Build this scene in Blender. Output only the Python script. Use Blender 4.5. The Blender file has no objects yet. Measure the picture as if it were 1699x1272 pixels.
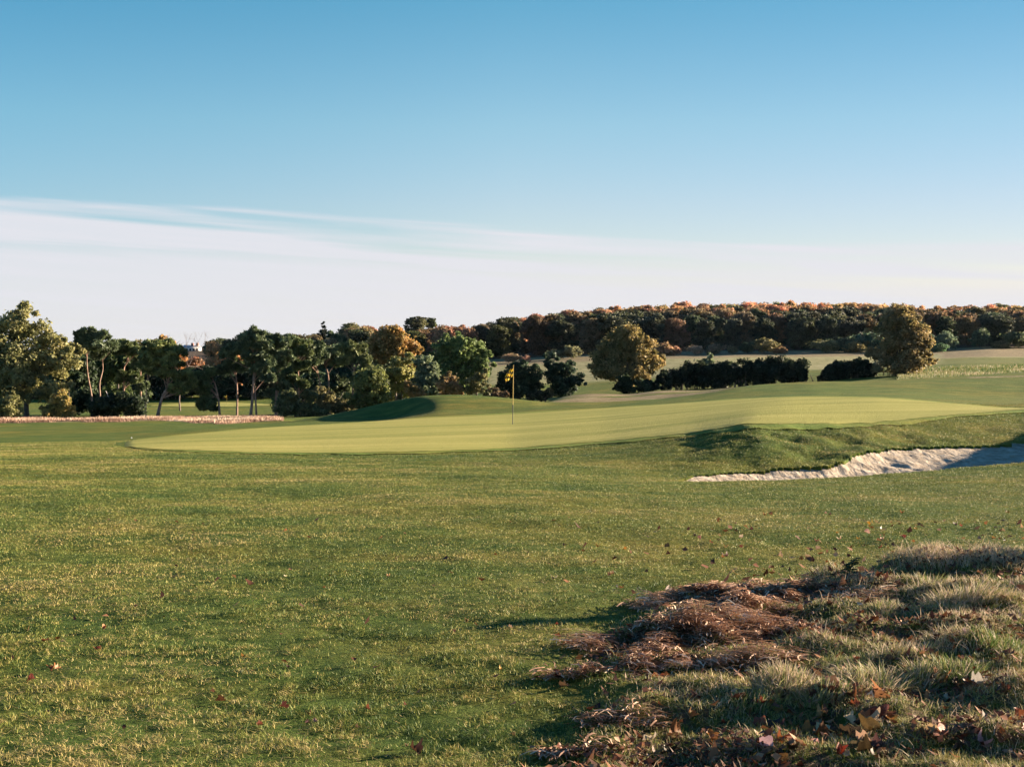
import bpy, math, random
import numpy as np
from mathutils import Vector

rng = np.random.default_rng(7)
random.seed(7)
SC = bpy.context.scene
COL = SC.collection

# ------------------------------------------------------------------ camera
EYE = 1.65            # eye height above the lawn at the photographer's feet
F = 2334.0            # focal length in pixels of the 1699 px wide photograph
CX, HY = 849.5, 600.0 # image column straight ahead, row of the horizon
cam_d = bpy.data.cameras.new('camera')
cam = bpy.data.objects.new('camera', cam_d)
COL.objects.link(cam)
cam.location = (0, 0, EYE)
cam.rotation_euler = (math.radians(90), 0, 0)
cam_d.sensor_width = 36
cam_d.lens = 36 * F / 1699
cam_d.shift_y = -(636 - HY) / 1699
cam_d.clip_end = 9000
cam_d.clip_start = 0.05
SC.camera = cam

# ------------------------------------------------------------------ light
SUN_EL = math.radians(11.5)
SUN_AZ = math.radians(66)      # clockwise from straight ahead (+Y)
sun_d = bpy.data.lights.new('sun', 'SUN')
sun_d.energy = 5.0
sun_d.angle = math.radians(0.5)
sun_d.color = (1.0, 0.82, 0.58)
sun = bpy.data.objects.new('sun', sun_d)
COL.objects.link(sun)
sdir = Vector((math.sin(SUN_AZ) * math.cos(SUN_EL), math.cos(SUN_AZ) * math.cos(SUN_EL), math.sin(SUN_EL)))
sun.rotation_euler = sdir.to_track_quat('Z', 'Y').to_euler()

SC.view_settings.view_transform = 'Standard'
SC.view_settings.look = 'None'
SC.view_settings.exposure = 2.05
SC.view_settings.gamma = 1
SC.cycles.max_bounces = 6
SC.cycles.diffuse_bounces = 2
SC.cycles.transmission_bounces = 4
SC.cycles.transparent_max_bounces = 4
SC.cycles.sample_clamp_indirect = 4


class NT:
    """small helper for writing node trees"""
    def __init__(self, tree):
        self.t = tree
        tree.nodes.clear()

    def n(self, kind, ins=None, **props):
        nd = self.t.nodes.new(kind)
        for k, v in props.items():
            setattr(nd, k, v)
        for k, v in (ins or {}).items():
            s = nd.inputs[k]
            if isinstance(v, bpy.types.NodeSocket):
                self.t.links.new(v, s)
            else:
                s.default_value = v
        return nd

    def math(self, op, a, b=0.0, c=0.0, clamp=False):
        nd = self.n('ShaderNodeMath', {0: a, 1: b, 2: c}, operation=op, use_clamp=clamp)
        return nd.outputs[0]

    def smooth(self, x, lo, hi):
        nd = self.n('ShaderNodeMapRange', {'Value': x, 'From Min': lo, 'From Max': hi}, interpolation_type='SMOOTHSTEP')
        return nd.outputs[0]

    def mix(self, fac, a, b, blend='MIX'):
        nd = self.t.nodes.new('ShaderNodeMix')
        nd.data_type = 'RGBA'
        nd.blend_type = blend
        for s, v in ((nd.inputs[0], fac), (nd.inputs[6], a), (nd.inputs[7], b)):
            if isinstance(v, bpy.types.NodeSocket):
                self.t.links.new(v, s)
            else:
                s.default_value = v
        return nd.outputs[2]

    def ramp(self, x, stops, interp='LINEAR'):
        nd = self.n('ShaderNodeValToRGB', {0: x})
        r = nd.color_ramp
        r.interpolation = interp
        while len(r.elements) < len(stops):
            r.elements.new(0.5)
        for e, (p, c) in zip(r.elements, stops):
            e.position = p
            e.color = c
        return nd.outputs[0]


def c4(r, g, b):
    return (r, g, b, 1.0)


# ------------------------------------------------------------------ world
world = bpy.data.worlds.new('World')
SC.world = world
world.use_nodes = True
w = NT(world.node_tree)
tc = w.n('ShaderNodeTexCoord').outputs['Generated']
sky = w.n('ShaderNodeTexSky', sky_type='NISHITA', sun_disc=False, sun_elevation=SUN_EL, sun_rotation=SUN_AZ,
          air_density=1.0, dust_density=0.25, ozone_density=2.2, altitude=0)
w.t.links.new(tc, sky.inputs[0])
sep = w.n('ShaderNodeSeparateXYZ', {0: tc})
X, Y, Z = sep.outputs
hor = w.math('SQRT', w.math('ADD', w.math('MULTIPLY', X, X), w.math('MULTIPLY', Y, Y)))
el = w.math('DIVIDE', Z, hor)                 # tangent of the elevation
az = w.math('ARCTAN2', X, Y)                  # 0 straight ahead, positive to the right
# clear-air colour of this (film-like, cyan) sky by elevation, multiplied into the physical sky
tint = w.ramp(w.math('MULTIPLY', el, 2.5, clamp=True), [
    (0.00, c4(0.80, 0.68, 0.76)), (0.15, c4(0.82, 0.70, 0.77)), (0.28, c4(0.76, 0.71, 0.76)),
    (0.42, c4(0.65, 0.74, 0.75)), (0.64, c4(0.38, 0.67, 0.71)), (1.0, c4(0.22, 0.52, 0.66))])
base = w.mix(1.0, sky.outputs[0], tint, 'MULTIPLY')
base = w.mix(1.0, base, w.ramp(w.math('MULTIPLY_ADD', az, .9, .5, clamp=True), [(.1, c4(.74, .97, 1.04)), (.5, c4(.94, .94, .94)), (.85, c4(.76, .75, .78))]), 'MULTIPLY')
# thin cirrus bank low over the horizon, streaked nearly level
mp = w.n('ShaderNodeCombineXYZ', {0: w.math('MULTIPLY', az, 2.2), 1: w.math('MULTIPLY', w.math('ADD', el, w.math('MULTIPLY', az, 0.055)), 58.0), 2: 0.3}).outputs[0]
n1 = w.n('ShaderNodeTexNoise', {'Vector': mp, 'Scale': 1.6, 'Detail': 5.0, 'Roughness': 0.5, 'Distortion': 0.35}).outputs[0]
mp2 = w.n('ShaderNodeCombineXYZ', {0: w.math('MULTIPLY', az, 7.0), 1: w.math('MULTIPLY', w.math('ADD', el, w.math('MULTIPLY', az, 0.07)), 170.0), 2: 4.1}).outputs[0]
n2 = w.n('ShaderNodeTexNoise', {'Vector': mp2, 'Scale': 1.3, 'Detail': 4.0, 'Roughness': 0.6}).outputs[0]
edge = w.ramp(w.math('ADD', w.math('MULTIPLY', az, 0.9), 0.5, clamp=True), [
    (0.0, c4(.45, .45, .45)), (0.19, c4(.445, .445, .445)), (0.34, c4(.434, .434, .434)), (0.40, c4(.418, .418, .418)),
    (0.48, c4(.396, .396, .396)), (0.56, c4(.356, .356, .356)), (0.635, c4(.336, .336, .336)), (0.82, c4(.324, .324, .324))], 'B_SPLINE')
d = w.math('SUBTRACT', w.math('MULTIPLY', edge, 0.25), el)          # >0 below the bank's upper edge
d = w.math('ADD', d, w.math('MULTIPLY', w.math('SUBTRACT', n2, 0.5), 0.006))
body = w.smooth(d, -0.001, 0.004)
wis = w.math('MULTIPLY_ADD', w.math('SUBTRACT', n1, 0.5), 4.2, 0.66, clamp=True)
wis = w.math('MAXIMUM', wis, w.math('MULTIPLY', w.smooth(d, 0.018, 0.042), .97), clamp=True)
wis = w.math('MULTIPLY', wis, w.math('MULTIPLY_ADD', n2, 0.3, 0.80), clamp=True)
cl = w.math('MULTIPLY', body, wis)
cl = w.math('MULTIPLY', cl, w.math('MULTIPLY', w.smooth(el, -0.06, 0.02), 0.95))
col = w.mix(cl, base, c4(3.08, 3.08, 3.3))
w_bg = w.n('ShaderNodeBackground', {'Color': col, 'Strength': 0.062})
w.n('ShaderNodeOutputWorld', {0: w_bg.outputs[0]})


# ------------------------------------------------------------------ noise
def vnoise(x, y, seed=0):
    x = np.asarray(x, float); y = np.asarray(y, float)
    xi = np.floor(x).astype(np.int64); yi = np.floor(y).astype(np.int64)
    fx = x - xi; fy = y - yi
    fx = fx * fx * (3 - 2 * fx); fy = fy * fy * (3 - 2 * fy)

    def h(a, b):
        n = (a * 374761393 + b * 668265263 + seed * 2147483647) & 0xffffffff
        n = ((n ^ (n >> 13)) * 1274126177) & 0xffffffff
        n = n ^ (n >> 16)
        return (n & 0xffff) / 65535.0
    return (h(xi, yi) * (1 - fx) + h(xi + 1, yi) * fx) * (1 - fy) + (h(xi, yi + 1) * (1 - fx) + h(xi + 1, yi + 1) * fx) * fy


def fbm(x, y, octaves=3, seed=0):
    s = 0; a = 0.5; t = 0
    for o in range(octaves):
        s = s + a * vnoise(np.asarray(x) * 2 ** o, np.asarray(y) * 2 ** o, seed + o * 17); t += a; a *= 0.5
    return s / t - 0.5


# ------------------------------------------------------------------ terrain
def P(*kv):      # (column, row) keys -> arrays
    return np.array(kv, float)


PXG = np.linspace(-500, 2400, 581)           # step 5
LYG = np.log(np.geomspace(0.5, 4000, 1400))


def station(Yk, zk=None, pk=None):
    Yv = np.interp(PXG, *np.array(Yk, float).T) if np.ndim(Yk) else np.full(PXG.shape, float(Yk))
    zv = np.full(PXG.shape, np.nan)
    if pk is not None:
        pk = np.array(pk, float)
        zv = EYE - (np.interp(PXG, pk[:, 0], pk[:, 1]) - HY) / F * Yv
    if zk is not None:
        zk = np.array(zk, float)
        zz = np.interp(PXG, zk[:, 0], zk[:, 1])
        if pk is None:
            zv = zz
        else:
            out = (PXG < pk[0, 0]) | (PXG > pk[-1, 0])
            zv = np.where(out, zz, zv)
    return Yv, zv


ST = [
    station(0.4, [(0, 0)]),
    station(9.0, [(0, 0)]),
    station(16, [(0, -.04), (1699, -.03)]),
    # near edge of the bunker on the right, free lawn on the left
    station([(0, 22), (1300, 22), (1500, 23), (1699, 24), (1900, 25)],
            [(0, -.14), (850, -.14), (1000, -.16), (1150, -.2), (1300, -.19), (1500, -.15), (1699, -.09), (1900, 0.1), (2100, .5)]),
    station([(0, 24), (1150, 23.5), (1300, 25), (1430, 26), (1500, 28), (1600, 29), (1699, 29.5), (1900, 29)],
            [(0, -.18), (850, -.19), (1000, -.23), (1150, -.27), (1300, -.29), (1400, -.27), (1430, -.18), (1500, -.13), (1600, -.08), (1699, -.06), (1830, .1), (1900, .7), (1980, 1.1), (2100, 1.2)]),
    # front edge of the putting green
    station([(0, 28), (200, 29), (500, 31), (850, 32), (1000, 32), (1150, 31), (1250, 30), (1450, 31), (1600, 34), (1699, 36), (1900, 37)],
            [(0, -.25), (200, -.27), (500, -.37), (700, -.34), (850, -.34), (1000, -.17), (1150, .08), (1250, .31), (1330, .30), (1450, .28), (1600, .37), (1699, .42), (1820, .6), (1920, 1.0)]),
    # rear edge of the putting green
    station([(0, 60), (200, 46), (300, 48), (400, 52), (500, 55), (700, 58), (850, 60), (1000, 60), (1150, 58), (1300, 54), (1450, 50), (1560, 46), (1650, 42), (1699, 41)],
            [(-300, -1.5), (0, -1.4), (200, -.93), (300, -.86), (400, -.87), (500, -.85), (700, -.71), (850, -.59), (1000, -.35), (1150, -.04), (1300, .28), (1450, .386), (1560, .33), (1650, .30), (1699, .35), (1800, .5)]),
    # foot of the mounds behind it
    station([(0, 65), (450, 66), (500, 70.5), (660, 70.5), (720, 66), (1699, 65)], [(0, -1.55), (300, -1.3), (450, -1.25), (500, -1.38), (600, -1.32), (645, -1.24), (680, -.95), (720, -.66), (850, -.58), (1000, -.39), (1200, .04), (1350, .26), (1500, .25), (1600, .1), (1699, 0.0), (1900, .2)]),
    # crest of the mounds
    station([(0, 88), (450, 88), (490, 74), (1200, 74), (1300, 80), (1699, 90)], None,
            [(-400, 708), (0, 709), (300, 705), (450, 702.5), (490, 697), (550, 686), (600, 674.5), (650, 661), (700, 653), (760, 651.5), (820, 655), (870, 661), (900, 667), (1000, 667), (1100, 661), (1180, 650), (1230, 641), (1260, 637), (1347, 632), (1435, 632), (1494, 628.5), (1582, 624), (1699, 616), (2000, 605)]),
    station(100, None, [(-400, 696.5), (0, 696.5), (300, 693.5), (450, 692.5), (500, 700), (560, 705), (850, 700), (885, 680), (900, 667), (940, 655), (977, 651), (1018, 652), (1043, 654), (1078, 648), (1104, 646), (1167, 647.5), (1230, 641), (1300, 642), (1500, 634), (1699, 622), (2000, 610)]),
    station(130, [(0, -3.7), (450, -3.6), (700, -3.4), (850, -3.5), (1040, -3.0), (1300, -2.2), (1500, -1.7), (1699, -.7), (2000, 0)]),
    station(190, None, [(0, 690), (450, 689), (620, 678), (820, 664), (950, 660), (1040, 653), (1300, 640), (1500, 626), (1600, 622), (1699, 618), (2000, 612)]),
    station(215, None, [(0, 684), (450, 682), (620, 672), (820, 650), (950, 650), (1040, 645), (1300, 628), (1500, 613), (1600, 607), (1699, 607), (2000, 600)]),
    station(300, None, [(0, 668), (120, 668), (450, 667), (620, 655), (820, 635), (977, 630), (1200, 612), (1400, 608), (1600, 600), (1699, 600), (2000, 596)]),
    station(430, None, [(0, 618), (400, 615), (820, 602), (1000, 592), (1200, 588.5), (1400, 587), (1540, 586), (1590, 583), (1640, 580), (1699, 582), (2000, 582)]),
    station(660, None, [(0, 594), (318, 584), (450, 574), (560, 566), (700, 556), (900, 562), (1100, 552), (1300, 549), (1699, 552), (2400, 552)]),
    station(1150, [(0, 8.0), (318, 12.5), (500, 15), (700, 19), (900, 17), (1100, 10), (1699, 6)]),
    station(4500, [(0, 10), (1699, 10)]),
]
TAB = np.empty((len(PXG), len(LYG)))
_ly = np.log(np.array([s[0] for s in ST])); _z = np.array([s[1] for s in ST])
for i in range(len(PXG)):
    TAB[i] = np.interp(LYG, _ly[:, i], _z[:, i])


def gsm(a, sig, axis):
    n = int(sig * 3) + 1
    k = np.exp(-0.5 * (np.arange(-n, n + 1) / sig) ** 2); k /= k.sum()
    return np.apply_along_axis(lambda v: np.convolve(np.pad(v, n, mode='edge'), k, mode='valid'), axis, a)


TAB = gsm(TAB, 2.6, 0)
TAB = gsm(TAB, 2.2, 1)

# outline of the bunker, as (column, near depth, far depth)
BK = np.array([(1128, 22.2, 22.6), (1150, 21.9, 23.4), (1200, 21.95, 24.2), (1300, 22.0, 25.1), (1375, 22.3, 25.4), (1400, 22.4, 25.9), (1430, 22.6, 26.9),
               (1480, 22.9, 27.8), (1530, 23.1, 28.4), (1600, 23.6, 29.0), (1699, 24.0, 29.4), (1745, 25.0, 28.8), (1770, 26.5, 27.5)])


def rough_mask(x, y):
    """1 inside the unmown patch at the right"""
    b = np.interp(y, [5.2, 5.7, 6.4, 7, 7.6, 8.2, 8.96, 9.87, 10.3, 10.6, 11.3, 11.6, 12.3], [.2, .22, .5, .5, .45, .42, .8, 1.27, 1.9, 2.5, 3.3, 4.2, 6])
    b = b + fbm(x * 1.6 + 5, y * 2.0, 3, 3) * 0.5
    return np.clip((x - b) / 0.28 + 0.5, 0, 1) * np.clip((12.2 - y) / .4, 0, 1) * np.clip((8.5 - x) / 2.5, 0, 1)


HUMPS = [  # x, y, rx, ry, height: tussocks and hollows in the unmown patch
    (1.42, 7.55, .20, .22, .13), (1.72, 7.85, .22, .2, .12), (2.0, 7.4, .20, .26, .17), (2.35, 7.6, .3, .25, .15), (1.1, 7.9, .3, .2, .08),
    (3.15, 10.7, .42, .3, .24), (3.7, 10.5, .5, .3, .22), (2.5, 9.9, .4, .25, .13), (2.3, 10.4, .3, .2, .13), (3.0, 9.3, .5, .22, .13),
    (3.2, 8.5, .5, .25, .12), (2.7, 8.3, .3, .2, .10), (1.3, 9.4, .45, .14, .07), (1.75, 9.7, .5, .16, .08), (1.0, 8.6, .3, .14, .05),
    (2.9, 7.2, .4, .25, .14), (2.4, 6.6, .3, .22, .10), (1.6, 6.5, .35, .2, .06), (.9, 6.7, .2, .15, .05), (.75, 8.4, .25, .12, .07),
    (2.2, 5.9, .5, .2, .06), (1.3, 5.8, .3, .16, .05), (4.2, 9.2, .6, .4, .15), (3.6, 7.7, .5, .4, .15), (.65, 6.2, .25, .12, .05),
]


def hbase(x, y):
    x = np.asarray(x, float); y = np.asarray(y, float)
    th = np.arctan2(x, y)
    T0, T1 = math.atan((-500 - CX) / F), math.atan((2400 - CX) / F)
    # columns outside the modelled fan ease round behind the camera
    back = np.where(th > T1, (th - T1), np.where(th < T0, (th + 2 * np.pi - T1), 0)) / (2 * np.pi - (T1 - T0))
    thc = np.clip(th, T0, T1)
    px = np.where((th > T1) | (th < T0), 2400 + (-500 - 2400) * back, CX + F * np.tan(thc))
    Yd = np.where((th > T1) | (th < T0), np.hypot(x, y) * np.cos(T1), y)
    fi = np.clip((px - PXG[0]) / (PXG[1] - PXG[0]), 0, len(PXG) - 1.001)
    fj = np.clip((np.log(np.maximum(Yd, .51)) - LYG[0]) / (LYG[1] - LYG[0]), 0, len(LYG) - 1.001)
    i = fi.astype(int); j = fj.astype(int); a = fi - i; b = fj - j
    return TAB[i, j] * (1 - a) * (1 - b) + TAB[i + 1, j] * a * (1 - b) + TAB[i, j + 1] * (1 - a) * b + TAB[i + 1, j + 1] * a * b


def hgt(x, y, sand=True):
    x = np.asarray(x, float); y = np.asarray(y, float)
    z = hbase(x, y)
    r = np.hypot(x, y)
    # gentle unevenness of the mown turf
    z = z + fbm(x * .35, y * .5, 3, 11) * .10 * np.clip(r / 6, 0, 1) * np.clip((34 - r) / 8, .25, 1)
    z = z + fbm(x * 2.2, y * 2.2, 3, 12) * .022 * np.clip((40 - r) / 10, 0, 1)
    z = z + fbm(x * 3.6, y * 3.6, 2, 14) * .022 * np.clip((24 - r) / 10, 0, 1)
    # longer-grassed bank behind the bunker is bumpier
    px = CX + F * x / np.maximum(y, .1)
    bank = np.clip((px - 1080) / 100, 0, 1) * np.clip((y - 23.5) / 2, 0, 1) * np.clip((33 - y) / 4, 0, 1)
    z = z + bank * fbm(x * 1.6, y * 1.2, 3, 21) * .16
    rm = rough_mask(x, y)
    z = z + rm * (.012 + .10 * np.clip((x - 1) / 3, 0, 1)) + rm * fbm(x * 2.9, y * 3.3, 3, 31) * .20
    near = (r < 16)
    if np.any(near):
        hz = np.zeros_like(z)
        for hx, hy, rx, ry, hh in HUMPS:
            hz += .38 * hh * np.exp(-((x - hx) / rx) ** 2 - ((y - hy) / ry) ** 2)
        z = z + np.where(near, hz * np.clip(rm * 1.5, 0, 1), 0)
    # far humps of the rough land
    z = z + np.clip((r - 120) / 80, 0, 1) * fbm(x * .03, y * .03, 3, 41) * 1.2 * np.clip((700 - r) / 100, 0, 1) * .6
    if sand:
        yn = np.interp(px, BK[:, 0], BK[:, 1], left=99, right=99)
        yf = np.interp(px, BK[:, 0], BK[:, 2], left=-99, right=-99)
        rag = fbm(x * 1.7, y * 2.3, 3, 51) * .16 + fbm(x * 13, y * 11, 2, 52) * .05
        inside = (y > yn + .05) & (y < yf + .02 + rag)
        z = np.where(inside, z - .6, z)
    return z


def wpt(px, Yd):
    return (px - CX) / F * Yd, Yd


def zg(x, y):
    return float(hgt(np.array([x]), np.array([y]))[0])


# ------------------------------------------------------------------ mesh helpers
def mesh_np(name, V, faces, mats=(), attrs=None, smooth=False, fattrs=None, fmat=None):
    """faces: list of (M,k) index arrays"""
    me = bpy.data.meshes.new(name)
    V = np.asarray(V, np.float32)
    me.vertices.add(len(V))
    me.vertices.foreach_set('co', V.ravel())
    loops = np.concatenate([np.asarray(f).ravel() for f in faces]).astype(np.int32)
    cnt = np.concatenate([np.full(len(f), np.asarray(f).shape[1]) for f in faces]).astype(np.int32)
    me.loops.add(len(loops))
    me.loops.foreach_set('vertex_index', loops)
    me.polygons.add(len(cnt))
    me.polygons.foreach_set('loop_start', np.concatenate([[0], np.cumsum(cnt)[:-1]]).astype(np.int32))
    me.polygons.foreach_set('loop_total', cnt)
    if smooth:
        me.polygons.foreach_set('use_smooth', np.ones(len(cnt), bool))
    for m in mats:
        me.materials.append(m)
    if fmat is not None:
        me.polygons.foreach_set('material_index', np.asarray(fmat, np.int32))
    me.update()
    me.validate()
    for k, v in (attrs or {}).items():
        v = np.asarray(v, np.float32)
        if v.ndim == 1:
            a = me.attributes.new(k, 'FLOAT', 'POINT'); a.data.foreach_set('value', v)
        else:
            a = me.attributes.new(k, 'FLOAT_COLOR', 'POINT'); a.data.foreach_set('color', np.c_[v, np.ones(len(v))].astype(np.float32).ravel())
    return me


def link(name, me, parent=None, loc=None):
    o = bpy.data.objects.new(name, me)
    COL.objects.link(o)
    if parent is not None:
        o.parent = parent
    if loc is not None:
        o.location = loc
    return o


def tag(o, label=None, cat=None, group=None, kind=None):
    if label: o['label'] = label
    if cat: o['category'] = cat
    if group: o['group'] = group
    if kind: o['kind'] = kind
    return o


def empty(name, loc, rz=0.0):
    o = bpy.data.objects.new(name, None)
    COL.objects.link(o)
    o.location = loc
    o.rotation_euler = (0, 0, rz)
    return o


def copy_tree(o, parent=None):
    c = o.copy()
    COL.objects.link(c)
    c.parent = parent
    for ch in list(o.children):
        copy_tree(ch, c)
    return c


# ------------------------------------------------------------------ materials
def new_mat(name):
    m = bpy.data.materials.new(name)
    m.use_nodes = True
    return m, NT(m.node_tree)


def foliage_mat(name, transl=0.3, rough=0.6):
    m, t = new_mat(name)
    oc = t.n('ShaderNodeObjectInfo').outputs['Color']
    at = t.n('ShaderNodeAttribute', attribute_name='tint').outputs['Fac']
    hs = t.n('ShaderNodeHueSaturation', {'Hue': t.math('MULTIPLY_ADD', at, -0.05, 0.525), 'Saturation': 0.88,
                                         'Value': t.math('MULTIPLY_ADD', at, 2.4, 0.75), 'Fac': 1.0, 'Color': oc}).outputs[0]
    d_ = t.n('ShaderNodeBsdfPrincipled', {'Base Color': hs, 'Roughness': rough, 'Specular IOR Level': 0.25}).outputs[0]
    tr = t.n('ShaderNodeBsdfTranslucent', {'Color': t.mix(1.0, hs, c4(.95, .95, .75), 'MULTIPLY')}).outputs[0]
    s = t.n('ShaderNodeMixShader', {0: transl, 1: d_, 2: tr}).outputs[0]
    t.n('ShaderNodeOutputMaterial', {0: s})
    return m


def bark_mat(name, ca, cb):
    m, t = new_mat(name)
    geo = t.n('ShaderNodeTexCoord').outputs['Object']
    n_ = t.n('ShaderNodeTexNoise', {'Vector': geo, 'Scale': 3.0, 'Detail': 5.0}).outputs[0]
    c = t.ramp(n_, [(0.35, ca), (0.65, cb)])
    bmp = t.n('ShaderNodeBump', {'Strength': 0.6, 'Height': n_}).outputs[0]
    s = t.n('ShaderNodeBsdfPrincipled', {'Base Color': c, 'Roughness': 0.9, 'Normal': bmp}).outputs[0]
    t.n('ShaderNodeOutputMaterial', {0: s})
    return m


M_LEAF = foliage_mat('leaves', 0.46)
M_NEEDLE = foliage_mat('needles', 0.25)
M_BARK = bark_mat('grey bark', c4(.09, .07, .055), c4(.17, .14, .12))
M_PBARK = bark_mat('pink pine bark', c4(.26, .15, .11), c4(.44, .29, .23))

# ---- turf ground
def turf_mat():
    m, t = new_mat('turf')
    pos = t.n('ShaderNodeNewGeometry').outputs['Position']
    sx = t.n('ShaderNodeSeparateXYZ', {0: pos})
    dist = t.math('SQRT', t.math('ADD', t.math('POWER', sx.outputs[0], 2.0), t.math('POWER', sx.outputs[1], 2.0)))

    def noise(scale, detail=3.0, rough=.55, vec=pos, out=0):
        return t.n('ShaderNodeTexNoise', {'Vector': vec, 'Scale': scale, 'Detail': detail, 'Roughness': rough}).outputs[out]
    big = noise(.11, 4)
    mid = noise(.9, 4)
    fine = noise(9.0, 5, .7)
    vfine = noise(45.0, 4, .75)
    st = t.n('ShaderNodeMapping', {'Vector': pos, 'Scale': (.25, 1.0, 1.0)}).outputs[0]
    streak = noise(1.3, 4, .6, st)
    g = t.ramp(t.math('ADD', t.math('MULTIPLY', mid, .35), t.math('ADD', t.math('MULTIPLY', fine, .3), t.math('MULTIPLY', vfine, .35))),
               [(0.34, c4(.040, .066, .015)), (0.50, c4(.100, .124, .025)), (0.64, c4(.23, .21, .060))])
    yel = t.mix(t.smooth(t.math('ADD', t.math('MULTIPLY', big, .5), t.math('MULTIPLY', streak, .5)), .42, .62), c4(.74, .96, .85), c4(1.35, 1.12, .95))
    lawn = t.mix(1.0, g, yel, 'MULTIPLY')
    # rough straw-coloured grass
    straw = t.ramp(t.math('ADD', t.math('MULTIPLY', mid, .5), t.math('MULTIPLY', fine, .5)),
                   [(0.34, c4(.09, .06, .03)), (0.5, c4(.25, .19, .11)), (0.66, c4(.42, .34, .22))])
    # pale meadow
    mead = t.ramp(t.math('ADD', t.math('MULTIPLY', noise(.35, 5, .65), .6), t.math('MULTIPLY', mid, .4)),
                  [(0.36, c4(.13, .15, .055)), (0.52, c4(.33, .30, .15)), (0.66, c4(.52, .43, .29))])
    a_s = t.n('ShaderNodeAttribute', attribute_name='straw').outputs['Fac']
    a_m = t.n('ShaderNodeAttribute', attribute_name='meadow').outputs['Fac']
    a_b = t.n('ShaderNodeAttribute', attribute_name='soil').outputs['Fac']
    wob = t.math('MULTIPLY', t.math('SUBTRACT', fine, .5), 1.1)
    c = t.mix(t.math('ADD', a_m, 0), lawn, mead)
    c = t.mix(t.smooth(t.math('ADD', a_s, wob), .4, .6), c, straw)
    c = t.mix(t.smooth(t.math('ADD', a_b, wob), .4, .6), c, t.ramp(vfine, [(.35, c4(.075, .050, .032)), (.7, c4(.20, .14, .10))]))
    farf = t.smooth(dist, 20.0, 75.0)
    hgt_ = t.math('ADD', t.math('MULTIPLY', fine, .05), t.math('ADD', t.math('MULTIPLY', vfine, .03), t.math('MULTIPLY', streak, .05)))
    bmp = t.n('ShaderNodeBump', {'Strength': 1.0, 'Distance': 1.0, 'Height': hgt_}).outputs[0]
    s = t.n('ShaderNodeBsdfPrincipled', {'Base Color': c, 'Roughness': 0.95, 'Specular IOR Level': 0.1, 'Normal': bmp}).outputs[0]
    t.n('ShaderNodeOutputMaterial', {0: s})
    return m


def green_mat():
    m, t = new_mat('close mown green')
    pos = t.n('ShaderNodeNewGeometry').outputs['Position']
    fine = t.n('ShaderNodeTexNoise', {'Vector': pos, 'Scale': 9.0, 'Detail': 6.0, 'Roughness': .8}).outputs[0]
    st = t.n('ShaderNodeMapping', {'Vector': pos, 'Rotation': (0, 0, -.12), 'Scale': (.05, .42, 1.0)}).outputs[0]
    streak = t.n('ShaderNodeTexNoise', {'Vector': st, 'Scale': 1.4, 'Detail': 3.0}).outputs[0]
    v = t.math('ADD', t.math('MULTIPLY', fine, .50), t.math('MULTIPLY', streak, .50))
    c = t.ramp(v, [(.36, c4(.23, .25, .060)), (.5, c4(.34, .325, .090)), (.64, c4(.46, .40, .13))])
    bmp = t.n('ShaderNodeBump', {'Strength': 1.0, 'Distance': 1.0, 'Height': t.math('MULTIPLY', fine, .05)}).outputs[0]
    s = t.n('ShaderNodeBsdfPrincipled', {'Base Color': c, 'Roughness': 0.95, 'Specular IOR Level': 0.1, 'Normal': bmp}).outputs[0]
    t.n('ShaderNodeOutputMaterial', {0: s})
    return m


def sand_mat():
    m, t = new_mat('bunker sand')
    pos = t.n('ShaderNodeNewGeometry').outputs['Position']
    n_ = t.n('ShaderNodeTexNoise', {'Vector': pos, 'Scale': 5.0, 'Detail': 6.0, 'Roughness': .65}).outputs[0]
    n2_ = t.n('ShaderNodeTexNoise', {'Vector': pos, 'Scale': 60.0, 'Detail': 2.0}).outputs[0]
    c = t.ramp(n_, [(.3, c4(.26, .19, .14)), (.5, c4(.42, .34, .27)), (.7, c4(.60, .51, .43))])
    mp_ = t.n('ShaderNodeMapping', {'Vector': pos, 'Rotation': (0, 0, .5), 'Scale': (1.0, .22, 1.0)}).outputs[0]
    rake = t.n('ShaderNodeTexNoise', {'Vector': mp_, 'Scale': 8.0, 'Detail': 3.0}).outputs[0]
    h_ = t.math('ADD', t.math('MULTIPLY', n_, .06), t.math('ADD', t.math('MULTIPLY', rake, .07), t.math('MULTIPLY', n2_, .008)))
    bmp = t.n('ShaderNodeBump', {'Strength': .8, 'Distance': 1.0, 'Height': h_}).outputs[0]
    s = t.n('ShaderNodeBsdfPrincipled', {'Base Color': c, 'Roughness': 0.95, 'Specular IOR Level': 0.1, 'Normal': bmp}).outputs[0]
    t.n('ShaderNodeOutputMaterial', {0: s})
    return m


def blade_mat(name, stops, transl=.25):
    m, t = new_mat(name)
    at = t.n('ShaderNodeAttribute', attribute_name='tint').outputs['Fac']
    c = t.ramp(at, stops)
    d_ = t.n('ShaderNodeBsdfPrincipled', {'Base Color': c, 'Roughness': .6, 'Specular IOR Level': 0.25}).outputs[0]
    tr = t.n('ShaderNodeBsdfTranslucent', {'Color': c}).outputs[0]
    s = t.n('ShaderNodeMixShader', {0: transl, 1: d_, 2: tr}).outputs[0]
    t.n('ShaderNodeOutputMaterial', {0: s})
    return m


def plain_mat(name, c, rough=.6, metal=0.0):
    m, t = new_mat(name)
    pos = t.n('ShaderNodeTexCoord').outputs['Object']
    n_ = t.n('ShaderNodeTexNoise', {'Vector': pos, 'Scale': 14.0, 'Detail': 3.0}).outputs[0]
    cc = t.mix(n_, tuple(v * .75 for v in c[:3]) + (1,), tuple(min(1, v * 1.2) for v in c[:3]) + (1,))
    s = t.n('ShaderNodeBsdfPrincipled', {'Base Color': cc, 'Roughness': rough, 'Metallic': metal}).outputs[0]
    t.n('ShaderNodeOutputMaterial', {0: s})
    return m


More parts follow.
